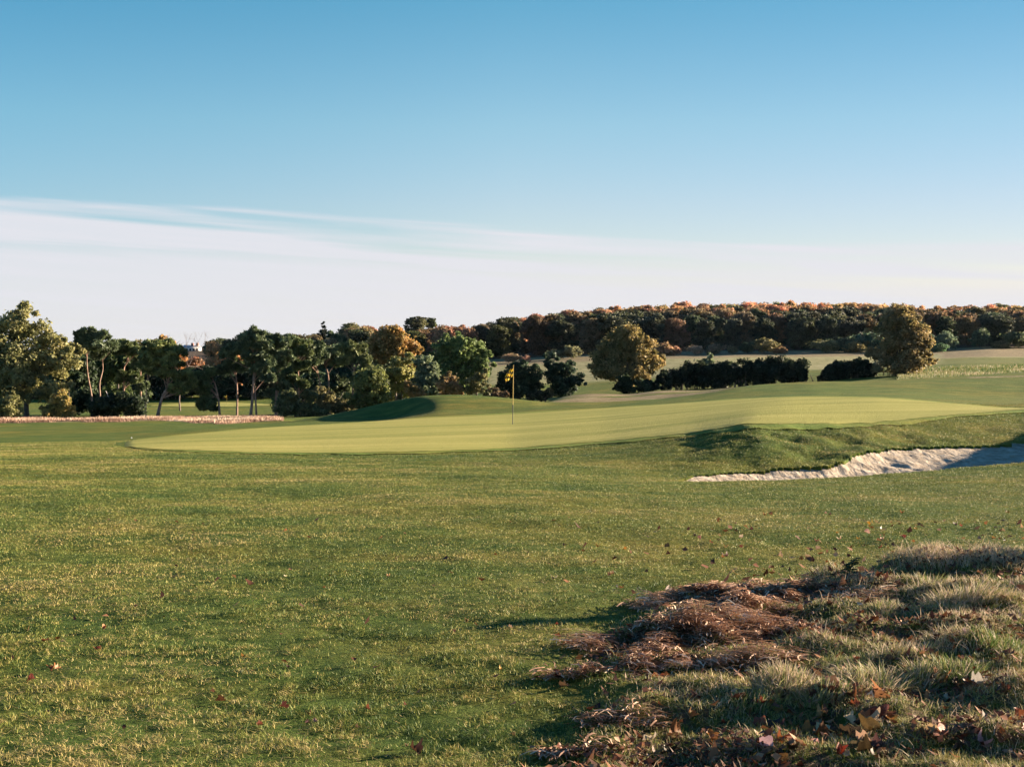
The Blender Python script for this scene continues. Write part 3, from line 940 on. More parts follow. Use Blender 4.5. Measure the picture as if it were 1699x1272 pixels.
PINES = [
    # foot px, foot row, depth, trunk path in px (x,row), crown lobes, colour, label
    (156, 693, 150, [(156, 693), (152, 655), (148, 630), (147, 612), (144, 588), (150, 570)], [(142, 554, 12, 9), (152, 562, 18, 8), (170, 557, 14, 8), (132, 557, 11, 7), (150, 548, 9, 7), (160, 572, 26, 8)], C_PINE, 'slim pink stemmed pine whose flat dark crown stands clear of its neighbours'),
    (163, 693, 152, [(163, 693), (166, 660), (164, 635), (168, 612), (168, 585)], [(170, 580, 16, 7), (184, 573, 14, 7), (160, 590, 9, 5)], C_PINE, 'slender pine with a pale S shaped stem right beside the flat crowned pine'),
    (207, 693, 156, [(207, 693), (206, 640), (205, 610), (213, 598), (216, 580)], [(205, 573, 20, 9), (220, 580, 18, 9), (192, 582, 14, 8), (208, 622, 12, 6), (222, 628, 12, 7), (198, 632, 8, 5)], (.065, .085, .03), 'pine with a kinked stem behind the low black bush'),
    (233, 692, 158, [(233, 692), (233, 650), (232, 620), (234, 600)], [(232, 590, 14, 10), (228, 606, 12, 8), (236, 640, 9, 7)], C_PINE, 'thin straight pine just left of the big leaning pine'),
    (241, 692, 162, [(241, 692), (242, 650), (244, 625), (242, 600)], [(244, 596, 12, 9), (250, 612, 12, 8)], C_PINE, 'thin shaded pine close behind the big leaning pine'),
    (260, 694, 148, [(260, 694), (267, 662), (276, 645), (278, 625), (277, 606), (268, 590)], [(262, 575, 30, 13), (288, 585, 24, 12), (278, 600, 30, 11), (250, 590, 22, 12), (300, 620, 22, 12), (312, 640, 18, 11), (296, 645, 18, 9), (270, 615, 26, 10), (240, 605, 16, 10), (318, 630, 11, 7)], (.085, .105, .035), 'big pine with a leaning curved trunk and wide crown drooping to the right'),
    (365, 693, 150, [(365, 693), (363, 662), (358, 642), (354, 630), (346, 640), (340, 652)], [(338, 640, 16, 12), (346, 665, 14, 10), (334, 672, 12, 8), (352, 676, 9, 5), (330, 625, 14, 9), (348, 618, 10, 7)], (.06, .085, .035), 'small pine bent over to the left with its crown hanging down'),
    (393, 693, 152, [(393, 693), (394, 650), (391, 622), (385, 605)], [(388, 596, 10, 7), (378, 603, 14, 8), (400, 608, 12, 8), (368, 612, 12, 7)], C_PINE, 'thin straight pine standing alone between the bent pine and the twin stemmed pines'),
    (415, 694, 150, [(415, 694), (418, 665), (421, 638), (422, 600), (420, 580)], [(412, 560, 22, 11), (432, 570, 22, 12), (395, 575, 22, 12), (420, 590, 24, 10), (428, 613, 20, 10), (440, 600, 16, 9), (445, 626, 13, 7), (378, 585, 16, 9), (425, 552, 16, 8)], C_PINE, 'tallest dark pine left of the wood, its thick trunk leaning beside a thinner one'),
    (426, 694, 151, [(426, 694), (424, 665), (422, 640), (424, 600)], [(430, 585, 14, 8), (418, 600, 12, 7)], C_PINE, 'thinner pine stem leaning against the tallest dark pine'),
    (458, 693, 152, [(458, 693), (459, 650), (461, 615), (456, 598), (450, 585)], [(450, 562, 20, 10), (470, 565, 20, 11), (452, 580, 22, 9), (472, 590, 18, 9), (455, 625, 14, 7), (470, 640, 14, 8), (462, 606, 14, 7), (446, 652, 9, 6)], C_PINE, 'dark pine with a straight trunk at the left end of the mound'),
    (497, 692, 156, [(497, 692), (496, 650), (494, 615), (493, 595), (498, 585)], [(490, 570, 20, 10), (505, 580, 18, 9), (500, 605, 20, 9), (486, 625, 16, 9), (505, 635, 14, 7), (480, 590, 16, 8)], (.065, .085, .032), 'pine with an orange upper stem just right of the straight trunked pine'),
    (530, 692, 158, [(530, 692), (532, 645), (528, 620), (524, 605)], [(518, 596, 18, 9), (530, 588, 14, 8), (512, 612, 12, 7), (524, 575, 16, 10)], C_PINE, 'pine with a snaking pale stem in the middle of the dark wood edge'),
    (548, 690, 160, [(548, 690), (546, 640), (544, 618), (538, 602), (528, 594)], [(530, 590, 12, 6), (552, 585, 16, 9), (560, 600, 16, 9)], C_PINE, 'pine with a pale stem arching to the left over the dark wood edge'),
    (583, 685, 156, [(583, 685), (585, 650), (586, 620), (592, 602), (594, 588)], [(588, 580, 20, 10), (600, 595, 18, 9), (574, 598, 14, 9), (606, 612, 14, 9), (575, 575, 16, 9), (596, 630, 14, 8)], (.085, .10, .04), 'pine with a straight pink stem before the golden autumn tree'),
]

T('drooping_shrub', 490, 694, 147, [(478, 668, 20, 22), (500, 676, 22, 16), (512, 655, 14, 12), (465, 680, 12, 12), (528, 684, 16, 8)], (.085, .095, .045), 'arching shrub with pale twigs under the pines at the mound end', nclump=60, per=110, leaf=.2, shrub=1)
T('mixed_shrub', 560, 690, 150, [(545, 668, 22, 18), (568, 676, 20, 12), (578, 682, 14, 8), (530, 655, 16, 16)], (.12, .11, .055), 'greyish brown shrub at the wood edge above the shaded mound flank', nclump=50, per=110, leaf=.2, shrub=1)
T('rounded_tree', 618, 682, 148, [(608, 640, 24, 28), (622, 625, 22, 22), (630, 650, 20, 22), (606, 662, 26, 18)], (.095, .11, .038), 'rounded yellowish green tree standing forward of the wood beside the mound', nclump=90, per=120, leaf=.22, shrub=1)
T('golden_tree', 655, 678, 175, [(648, 568, 34, 28), (668, 585, 26, 26), (632, 580, 26, 24), (655, 560, 20, 20), (676, 600, 17, 20)], C_GOLD, 'golden orange autumn tree rising above the green wood edge', nclump=90, per=130, leaf=.26, trunk_r=.25)
T('broadleaf_tree', 668, 675, 162, [(668, 612, 24, 24), (650, 635, 24, 26), (678, 638, 18, 24), (640, 650, 18, 22)], C_YG, 'yellow green tree directly below the golden autumn tree', nclump=80, per=120, leaf=.24, shrub=1)
T('broadleaf_tree', 708, 672, 158, [(705, 610, 18, 20), (712, 630, 22, 22), (700, 645, 20, 20), (722, 650, 16, 16)], C_BLUEG, 'bluish green tree between the golden tree and the broad round green tree', nclump=70, per=120, leaf=.22, shrub=1)
T('broadleaf_tree', 765, 668, 172, [(755, 585, 34, 27), (782, 590, 26, 26), (765, 570, 30, 14), (735, 610, 28, 24), (790, 615, 24, 24), (760, 625, 34, 24), (798, 600, 14, 20)], (.095, .130, .048), 'broad round fresh green tree at the right end of the wood edge', nclump=130, per=130, leaf=.24, trunk_r=.3)
T('brown_shrub', 690, 672, 150, [(680, 648, 14, 16), (694, 655, 12, 12)], (.17, .12, .05), 'small yellow brown shrub at the foot of the bluish green tree', nclump=22, per=100, leaf=.2, shrub=1)
T('brown_shrub', 745, 668, 152, [(742, 635, 16, 18), (756, 645, 13, 14), (732, 648, 10, 12)], (.16, .11, .055), 'thin reddish brown shrub in front of the broad round green tree', nclump=30, per=90, leaf=.2, shrub=1)
T('brown_shrub', 790, 668, 152, [(782, 640, 14, 16), (797, 632, 14, 18), (806, 645, 10, 12)], (.13, .12, .055), 'pale brown shrub under the right side of the broad round green tree', nclump=30, per=90, leaf=.2, shrub=1)
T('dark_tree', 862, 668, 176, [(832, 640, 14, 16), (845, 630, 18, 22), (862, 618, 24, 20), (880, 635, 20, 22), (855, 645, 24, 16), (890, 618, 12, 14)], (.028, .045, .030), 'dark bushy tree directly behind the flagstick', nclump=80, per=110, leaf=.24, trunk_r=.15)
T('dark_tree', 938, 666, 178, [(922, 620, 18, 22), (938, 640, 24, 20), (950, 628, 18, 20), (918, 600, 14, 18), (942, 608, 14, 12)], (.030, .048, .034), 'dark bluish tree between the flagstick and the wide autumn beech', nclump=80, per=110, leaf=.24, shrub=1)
T('beech_tree', 1040, 656, 196, [(990, 610, 14, 18), (1030, 575, 34, 32), (1062, 575, 28, 28), (1045, 560, 30, 22), (1010, 595, 30, 26), (1075, 602, 26, 26), (1040, 615, 40, 24), (1010, 615, 26, 16), (1085, 590, 14, 22), (1000, 588, 18, 18)],
  (.165, .125, .048), 'wide spreading golden brown beech standing alone in the middle distance', nclump=150, per=130, leaf=.26, trunk_r=.35, limb_n=26)
T('low_shrub', 905, 662, 174, [(900, 655, 14, 10), (885, 658, 12, 8), (912, 650, 8, 12)], (.04, .045, .03), 'low dark shrub filling the gap between the two dark trees by the flag', nclump=26, per=90, leaf=.22, shrub=1)
T('brown_shrub', 822, 668, 172, [(820, 652, 14, 9), (834, 655, 10, 7), (806, 654, 8, 7)], (.11, .075, .05), 'low reddish brown shrub between the wood end and the flagstick', nclump=24, per=90, leaf=.2, shrub=1)
T('dark_shrub', 1078, 652, 191, [(1074, 640, 12, 12), (1086, 642, 9, 9)], (.024, .034, .022), 'small dark bush tucked under the right side of the lone beech', nclump=22, per=90, leaf=.24, shrub=1)
T('dark_shrub', 1045, 656, 190, [(1035, 636, 16, 17), (1055, 640, 14, 12), (1070, 642, 10, 10)], (.028, .042, .022), 'dark shrub growing round the trunk of the lone golden beech', nclump=36, per=90, leaf=.24, shrub=1)
T('dark_shrub', 1104, 648, 192, [(1104, 630, 13, 16), (1095, 638, 9, 9)], (.024, .034, .022), 'small dark round bush between the lone beech and the long hedge', nclump=22, per=90, leaf=.24, shrub=1)
T('sapling', 1176, 640, 200, [(1176, 600, 9, 9), (1178, 592, 6, 8)], C_BLUEG, 'spindly sapling sticking up out of the long dark hedge', nclump=14, per=50, leaf=.2, trunk_r=.06)
T('autumn_tree', 1492, 630, 196, [(1456, 600, 18, 18), (1450, 575, 14, 14), (1495, 530, 30, 26), (1478, 550, 30, 28), (1512, 555, 30, 30), (1495, 580, 44, 26), (1520, 590, 24, 22), (1470, 590, 24, 22), (1495, 604, 44, 20), (1532, 570, 14, 20), (1505, 515, 14, 10)],
  (.145, .112, .052), 'tall olive and orange tree standing at the right end of the dark hedges', nclump=140, per=130, leaf=.26, trunk_r=.35, limb_n=26)

EXTRA_HEDGES = [
    ('hedge', [(1126, 626, 16, 21), (1142, 618, 18, 23), (1160, 619, 24, 25), (1195, 617, 28, 26), (1230, 617, 26, 26), (1265, 614, 26, 24), (1300, 608, 28, 24), (1328, 616, 20, 22)], 196, 646, (.020, .028, .018), 'long dark hedge beyond the mounds between the lone beech and the gap'),
    ('hedge', [(1372, 622, 14, 17), (1388, 616, 14, 18), (1402, 612, 18, 18), (1425, 612, 18, 18), (1445, 618, 14, 16)], 197, 638, (.020, .028, .018), 'short dark hedge right of the gap, touching the orange olive tree'),
]

n_meshes = 0
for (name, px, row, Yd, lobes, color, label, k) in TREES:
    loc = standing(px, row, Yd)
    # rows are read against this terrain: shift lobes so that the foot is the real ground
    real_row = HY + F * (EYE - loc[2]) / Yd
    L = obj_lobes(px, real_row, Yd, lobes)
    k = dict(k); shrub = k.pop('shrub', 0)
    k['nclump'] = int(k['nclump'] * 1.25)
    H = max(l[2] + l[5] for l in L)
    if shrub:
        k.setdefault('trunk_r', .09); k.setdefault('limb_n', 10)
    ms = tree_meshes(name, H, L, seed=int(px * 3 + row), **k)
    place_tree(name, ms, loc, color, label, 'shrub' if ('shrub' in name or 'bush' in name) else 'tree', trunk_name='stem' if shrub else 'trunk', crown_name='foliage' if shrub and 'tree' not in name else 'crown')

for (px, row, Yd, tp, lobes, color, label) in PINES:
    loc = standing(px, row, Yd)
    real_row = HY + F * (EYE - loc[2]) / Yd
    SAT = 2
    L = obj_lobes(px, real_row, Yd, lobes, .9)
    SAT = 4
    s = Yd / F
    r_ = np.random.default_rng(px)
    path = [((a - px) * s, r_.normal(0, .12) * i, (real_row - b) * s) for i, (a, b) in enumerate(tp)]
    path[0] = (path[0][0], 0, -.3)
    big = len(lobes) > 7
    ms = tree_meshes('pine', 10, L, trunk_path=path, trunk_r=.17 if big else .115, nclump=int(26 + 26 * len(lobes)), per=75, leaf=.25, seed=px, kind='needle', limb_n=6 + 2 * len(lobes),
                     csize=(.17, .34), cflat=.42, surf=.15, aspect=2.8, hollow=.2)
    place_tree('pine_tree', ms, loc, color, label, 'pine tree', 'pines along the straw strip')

for (name, lobes, Yd, row, color, label) in EXTRA_HEDGES:
    px = np.mean([l[0] for l in lobes])
    loc = standing(px, row, Yd)
    real_row = HY + F * (EYE - loc[2]) / Yd
    L = obj_lobes(px, real_row, Yd, lobes)
    # the ground falls away below the hedge: carry the foliage down to it
    L2 = []
    for l in L:
        gz = zg(loc[0] + l[0], loc[1]) - loc[2]
        top = l[2] + l[5]; bot = gz - .3
        L2.append((l[0], l[1], (top + bot) / 2, l[3], l[3] * .7, (top - bot) / 2))
    r_ = np.random.default_rng(int(px))
    cl_ = lobes_to_clumps(L2, 46 * len(lobes), r_, (.24, .40), .9, .2)
    V, Fc, ti = leaf_cloud(cl_, 90, .30, r_)
    o = tag(empty(name, loc), label, 'hedge')
    c = link('foliage', mesh_np('hedge_foliage', V, [Fc], [M_LEAF], {'tint': ti}), o); c.color = (*color, 1)
    st_ = []
    for l in L2:
        for q in range(3):
            x0 = l[0] + r_.normal(0, .6); g = zg(loc[0] + x0, loc[1]) - loc[2]
            st_.append(tube([(x0, 0, g - .2), (x0 + r_.normal(0, .2), .1, g + .8), (x0 + r_.normal(0, .4), .1, l[2] + l[5] * .5)], [.07, .05, .02], 5))
    sv, sf = join(st_)
    link('branches', mesh_np('hedge_stems', sv, [sf], [M_BARK]), o)

# ------------------------------------------------------------------ generic trees for the woods (shared meshes)
GEN = []
for s in range(7):
    r_ = np.random.default_rng(100 + s)
    lob = [(0, 0, 8.2, 3.6, 3.6, 3.4)]
    for q in range(6):
        a = q / 6 * 6.28 + r_.uniform(-.4, .4)
        lob.append((math.cos(a) * r_.uniform(1.8, 2.8), math.sin(a) * r_.uniform(1.8, 2.8), r_.uniform(5.2, 9.6), r_.uniform(1.6, 2.6), r_.uniform(1.6, 2.6), r_.uniform(1.6, 2.6)))
    for q in range(4):
        a = q / 4 * 6.28 + 1
        lob.append((math.cos(a) * 2.3, math.sin(a) * 2.3, 2.6, 2.5, 2.5, 2.5))
    GEN.append(tree_meshes('wood_tree', 12, lob, nclump=110, per=60, leaf=.50, seed=200 + s, trunk_r=.25, limb_n=8, csize=(.20, .34), surf=.5))
GENS = []
for s in range(3):
    r_ = np.random.default_rng(300 + s)
    lob = [(r_.uniform(-1, 1), r_.uniform(-1, 1), r_.uniform(1.2, 2.2), r_.uniform(1.2, 2.0), r_.uniform(1.2, 2.0), r_.uniform(1.0, 1.6)) for q in range(5)]
    GENS.append(tree_meshes('field_shrub', 3.5, lob, nclump=46, per=50, leaf=.28, seed=330 + s, trunk_r=.08, limb_n=6))


def jit(c, r_, a=.25):
    f = 1 + r_.uniform(-a, a)
    return tuple(max(.005, v * f * (1 + r_.uniform(-.1, .1))) for v in c)


SKY_L = np.array([(-150, 575), (0, 575), (150, 578), (295, 588), (335, 588), (340, 572), (350, 562), (400, 556), (480, 550), (518, 553), (536, 556), (553, 553), (565, 540), (600, 538), (640, 545), (700, 540), (770, 536), (820, 540), (850, 532)], float)
SKY_R = np.array([(770, 548), (800, 535), (830, 526), (880, 517), (930, 511), (1000, 505), (1100, 500), (1180, 497), (1300, 496), (1450, 497), (1500, 503), (1540, 506), (1620, 503), (1760, 503), (1850, 505)], float)


def wood(rows, px_lo, px_hi, step_m, skyline, palette, hcap, seed, group, labels, ragged=5, minh=6.0, low=0):
    r_ = np.random.default_rng(seed)
    nplaced = 0
    env = np.full(2400, 9999.0)      # highest foliage so far per column (+300)
    for ri, Yd in enumerate(rows):
        stepx = step_m / Yd * F
        px = px_lo + r_.uniform(0, stepx)
        while px < px_hi:
            p = px + r_.uniform(-.25, .25) * stepx
            yd = Yd * (1 + r_.uniform(-.012, .012))
            x, y = wpt(p, yd)
            z = zg(x, y)
            cap = EYE + (HY - (np.interp(p, *skyline.T) + r_.uniform(-2, ragged))) / F * yd
            if low:
                f_ = (ri / (len(rows) - 1)) ** .55
                tr = low * (1 - f_) + np.interp(p, *skyline.T) * f_ + r_.uniform(-5, 6) * (1 - f_ * .6)
                h = min(cap - z, EYE + (HY - tr) / F * yd - z)
            else:
                h = min(cap - z, r_.uniform(*hcap))
            if h > minh:
                sc = h / 12.0
                wfac = r_.uniform(.8, 1.45) * max(1.0, .8 / sc)
                topr = HY - F * (z + h - EYE) / yd
                hw = int(4.2 * sc * wfac / yd * F * .75)
                sl = slice(max(0, int(p) + 300 - hw), int(p) + 300 + hw)
                if topr > env[sl].mean() - 3.0:
                    px += stepx
                    continue
                xs = np.arange(sl.start, sl.stop) - (p + 300)
                env[sl] = np.minimum(env[sl], topr + (xs / hw) ** 2 * hw * .6)
                pal = palette(p, ri / max(1, len(rows) - 1), r_)
                g = GEN[r_.integers(len(GEN))]
                place_tree('woodland_tree', g, (x, y, z), jit(tuple(v * .78 for v in pal[0]), r_), labels(pal[1], ri, len(rows), p), 'tree', group, r_.uniform(0, 6.28), (sc * wfac, sc * wfac, sc))
                nplaced += 1
            px += stepx
    return nplaced


def palR(p, t, r_):
    u = r_.random()
    if t < .34:  # front ranks: shade low on the wood is put into darker leaf colours
        return ((.060, .070, .050), 'dark green') if u < .5 else ((.14, .095, .06), 'shade-dimmed brown')
    if u < .48: return (tuple(v * (1 + .35 * t) for v in C_RUST), 'copper red')
    if u < .72: return (tuple(v * (1 + .35 * t) for v in (.27, .165, .075)), 'orange brown')
    if u < .88: return (C_BROWN, 'brown')
    return ((.12, .12, .06), 'olive green')


def palL(p, t, r_):
    u = r_.random()
    if p > 680:
        if u < .55: return ((.26, .13, .075), 'copper red')
        return (C_BROWN, 'brown') if u < .8 else ((.06, .075, .03), 'olive green')
    if u < .5: return ((.06, .080, .045), 'dark green')
    if u < .75: return ((.10, .11, .055), 'olive green')
    if u < .9: return ((.17, .13, .07), 'brown')
    return ((.27, .14, .07), 'copper red')


def labR(c, ri, n, p):
    where = 'in the front rank' if ri == 0 else ('on the skyline' if ri >= n - 3 else 'in the middle ranks')
    zone = ('above the flag' if p < 900 else 'left of the golden beech' if p < 985 else 'above the golden beech' if p < 1095 else
            'above the left long hedge' if p < 1230 else 'above the right long hedge' if p < 1350 else 'above the short hedge' if p < 1445 else
            'behind the orange tree' if p < 1550 else 'above the pale hump')
    return f'{c} tree {where} of the hillside wood {zone}'


def labL(c, ri, n, p):
    zone = ('behind the broad left tree' if p < 120 else 'behind the slim pines' if p < 225 else 'behind the big leaning pine' if p < 320 else 'right of the white house' if p < 400 else
            'behind the tallest dark pine' if p < 480 else 'around the pointed conifer' if p < 580 else 'behind the golden autumn tree' if p < 690 else 'behind the broad round green tree')
    return f'{c} tree in the {"nearer" if ri < n / 2 else "farther"} far wood {zone}'


rowsR = [458, 474, 492, 512, 534, 558, 584, 612, 640, 668]
nR = wood(rowsR, 790, 1780, 9.6, SKY_R, palR, (13, 17), 5, 'trees of the hillside wood', labR, ragged=6, low=522)
rowsL = [452, 480, 512, 548, 590, 636, 690]
nL = wood(rowsL, -60, 830, 9.2, SKY_L, palL, (10, 14), 6, 'trees of the distant left wood', labL, ragged=6, minh=4.5)


# dark shaded trees behind the second green and behind the pine row
def one(px, Yd, h, color, label, seed, name='woodland_tree', group=None, wf=1.0, gens=GEN, H0=12.0, cat='tree'):
    r_ = np.random.default_rng(seed)
    x, y = wpt(px, Yd)
    sc = h / H0
    return place_tree(name, gens[seed % len(gens)], (x, y, zg(x, y)), jit(color, r_, .12), label, cat, group, r_.uniform(0, 6.28), (sc * wf, sc * wf, sc))


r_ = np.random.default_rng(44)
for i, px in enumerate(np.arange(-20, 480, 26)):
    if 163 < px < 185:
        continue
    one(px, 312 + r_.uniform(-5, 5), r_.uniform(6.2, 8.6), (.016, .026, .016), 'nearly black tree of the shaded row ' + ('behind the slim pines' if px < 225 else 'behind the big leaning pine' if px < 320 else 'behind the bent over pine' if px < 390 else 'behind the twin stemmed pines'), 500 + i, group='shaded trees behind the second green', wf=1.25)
for i, (px, Yd, top) in enumerate([(505, 185, 560), (535, 190, 566), (560, 186, 568), (590, 190, 560), (615, 186, 572), (520, 176, 610), (555, 172, 612), (575, 175, 640), (600, 182, 600), (640, 185, 600), (480, 188, 572), (690, 188, 585), (715, 190, 590), (640, 172, 640), (668, 176, 650), (700, 172, 640), (735, 186, 600), (500, 178, 640)]):
    x, y = wpt(px, Yd)
    h = EYE + (HY - top) / F * Yd - zg(x, y)
    one(px, Yd, h, [(.06, .080, .042), (.085, .105, .05), (.045, .065, .04)][i % 3], ['dark green', 'mid green', 'deep bluish green'][i % 3] + ' tree packed in the near wood ' + {505: 'behind the orange stemmed pine', 535: 'behind the snaking stemmed pine', 560: 'above the greyish brown shrub', 590: 'above the pink stemmed pine', 615: 'above the rounded forward tree', 480: 'behind the straight trunked pine', 640: 'left of the golden tree', 690: 'right of the golden tree'}.get(px, 'low under its neighbours at ' + ('the left' if px < 570 else 'the middle' if px < 650 else 'the right')), 700 + i, group='trees of the near wood', wf=.9 if h > 8 else 1.1)
# single trees that stand out
def hfor(px, Yd, row):
    x, y = wpt(px, Yd)
    return EYE + (HY - row) / F * Yd - zg(x, y)


one(268, 328, hfor(268, 328, 555), (.20, .135, .035), 'golden brown tree showing above the big leaning pine', 811, wf=.8)
one(232, 330, hfor(232, 330, 562), (.17, .125, .04), 'olive brown tree left of and behind the big leaning pine', 812, wf=.8)
one(293, 335, hfor(293, 335, 576), (.26, .15, .04), 'small orange tree right of and behind the big leaning pine', 813, wf=.7)
one(325, 345, hfor(325, 345, 590), (.20, .085, .045), 'russet tree showing in the gap right of the big leaning pine', 814)
one(380, 335, 10.5, (.25, .13, .05), 'small orange tree glowing between the bent pine and the twin stemmed pines', 815)
one(182, 335, 11.5, (.26, .12, .04), 'orange tree glimpsed between the slim pines', 816, wf=.7)
one(195, 190, 10.6, (.06, .085, .03), 'mid green tree filling the gap behind the kinked pine', 817)
one(122, 180, 9.5, (.035, .055, .025), 'dark tree behind the right shoulder of the broad left tree', 818)
one(690, 640, hfor(690, 640, 524), (.07, .075, .035), 'dark domed tree highest on the left skyline', 819, wf=1.7)
one(714, 650, hfor(714, 650, 525), (.055, .065, .035), 'second dark domed tree touching the highest one on the left skyline', 820, wf=1.0)
one(582, 600, hfor(582, 600, 534), (.11, .10, .05), 'brownish broad tree on the skyline right of the pointed conifer', 821, wf=1.6)
# pointed conifer on the skyline
lobc = [(0, 0, z_, (13 - z_) * .26 + .35, (13 - z_) * .26 + .35, 1.3) for z_ in np.arange(1.5, 13, 1.0)]
con = tree_meshes('conifer', 14, lobc, nclump=120, per=45, leaf=.42, seed=77, kind='needle', trunk_r=.2, limb_n=10, surf=.4, csize=(.25, .4))
cx_, cy_ = wpt(536, 560)
cz_ = zg(cx_, cy_)
hc = EYE + (HY - 527) / F * 560 - cz_
place_tree('conifer', con, (cx_, cy_, cz_), (.014, .024, .018), 'dark pointed conifer alone on the skyline', 'conifer', sc=(hc / 13.8 * 1.3, hc / 13.8 * 1.3, hc / 13.8))

# bare twiggy tree
def bare_tree():
    r_ = np.random.default_rng(9)
    parts = []

    def grow(p, d_, L, r0, depth):
        q = p + d_ * L
        mid = (p + q) / 2 + r_.normal(0, .05, 3) * L
        parts.append(tube([p, mid, q], [r0, r0 * .8, r0 * .6], 4))
        if depth == 0: return
        for _ in range(3):
            nd = d_ + r_.normal(0, .45, 3); nd[2] += .15; nd /= np.linalg.norm(nd)
            grow(q, nd, L * r_.uniform(.6, .8), r0 * .58, depth - 1)
    grow(np.array([0, 0, -.2]), np.array([0, 0, 1.]), 4.6, .16, 5)
    v, f = join(parts)
    x, y = wpt(299, 215)
    e = tag(empty('bare_tree', (x, y, zg(x, y)), 0), 'leafless twiggy tree whose fine branches rise right of the big leaning pine', 'tree')
    e.scale = (.92, .92, .92)
    link('branches', mesh_np('bare_branches', v, [f], [bark_mat('twig bark', c4(.10, .07, .06), c4(.2, .15, .13))]), e)


bare_tree()

# shrubs along the upper edge of the meadow
SHR = [  # px, depth, top row, width factor, colour, label
    (850, 420, 583, 1.3, (.24, .14, .10), 'pinkish brown shrub above the dark tree behind the flagstick'),
    (873, 418, 587, 1.2, (.20, .12, .09), 'smaller pinkish shrub behind the flag, right of a larger one'),
    (950, 425, 573, 1.5, (.13, .13, .075), 'grey green shrub with pale twigs above the dark bluish tree'),
    (925, 425, 577, 1.2, (.07, .085, .05), 'grey green shrub left of the pale twigged one'),
    (1100, 432, 564, 1.5, (.22, .14, .09), 'largest pinkish brown shrub just right of the lone beech'),
    (1122, 434, 574, 1.1, (.20, .12, .085), 'small pinkish shrub second to the right of the lone beech'),
    (1155, 434, 570, 1.2, (.24, .16, .11), 'pale pinkish shrub standing singly at the meadow top'),
    (1188, 436, 566, 1.2, (.18, .12, .085), 'brownish pink shrub at the meadow top above the hedge sapling'),
    (1215, 436, 573, 1.4, (.12, .10, .06), 'low olive brown shrub at the meadow top'),
    (1268, 436, 557, 1.5, (.11, .095, .045), 'tall olive brown shrub at the meadow top above the long hedge'),
    (1295, 434, 572, 1.5, (.16, .11, .06), 'low brown shrub beside the tall olive one'),
    (1240, 438, 566, 1.4, (.05, .065, .04), 'dark green shrub under the hillside wood'),
    (1370, 436, 560, 1.9, (.10, .10, .045), 'wide green and russet thicket at the meadow top'),
    (1402, 437, 553, 1.7, (.075, .105, .06), 'rounded grey green shrub behind the russet thicket'),
    (1415, 434, 566, 1.5, (.17, .13, .055), 'yellowish brown shrub at the right end of the thicket'),
    (1450, 440, 545, 1.6, (.06, .09, .065), 'round blue green bush left of the tall orange olive tree'),
    (1545, 436, 548, 1.2, (.10, .13, .085), 'grey green willow like bush right of the tall orange olive tree'),
    (1572, 436, 550, 1.2, (.09, .13, .09), 'round grey green bush, the brightest at the foot of the right wood'),
    (1560, 430, 567, 1.2, (.075, .12, .075), 'low grey green bush in front of two rounder ones'),
    (1660, 440, 562, 1.7, (.09, .095, .06), 'low domed bush behind the far pale hump'),
    (1625, 445, 545, 1.2, (.065, .085, .05), 'olive bush under the right end of the wood'),
    (1690, 445, 545, 1.5, (.07, .09, .05), 'olive green bush at the right edge under the wood'),
]
for i, (px, Yd, top, wf, c, lab) in enumerate(SHR):
    x, y = wpt(px, Yd)
    h = EYE + (HY - top) / F * Yd - zg(x, y)
    one(px, Yd, max(h, 1.5), c, lab, 900 + i, 'field_shrub', 'shrubs along the meadow top', wf * (1.0 if h < 4 else .8), GENS, 3.6, 'shrub')


# ------------------------------------------------------------------ flagstick
def box(x0, x1, y0, y1, z0, z1):
    v = np.array([(x, y, z) for z in (z0, z1) for y in (y0, y1) for x in (x0, x1)], float)
    f = np.array([(0, 2, 3, 1), (4, 5, 7, 6), (0, 1, 5, 4), (2, 6, 7, 3), (0, 4, 6, 2), (1, 3, 7, 5)])
    return v, f


M_YEL = plain_mat('yellow enamel', c4(.62, .40, .06), .45)
M_BLK = plain_mat('black enamel', c4(.03, .028, .03), .5)


def chequer_mat():
    m, t = new_mat('yellow checked flag cloth')
    uv = t.n('ShaderNodeAttribute', attribute_name='cloth_uv').outputs['Vector']
    ch = t.n('ShaderNodeTexChecker', {'Vector': uv, 'Color1': c4(.80, .50, .05), 'Color2': c4(.05, .04, .03), 'Scale': 4.0}).outputs[0]
    d_ = t.n('ShaderNodeBsdfPrincipled', {'Base Color': ch, 'Roughness': .8}).outputs[0]
    tr = t.n('ShaderNodeBsdfTranslucent', {'Color': ch}).outputs[0]
    t.n('ShaderNodeOutputMaterial', {0: t.n('ShaderNodeMixShader', {0: .3, 1: d_, 2: tr}).outputs[0]})
    return m


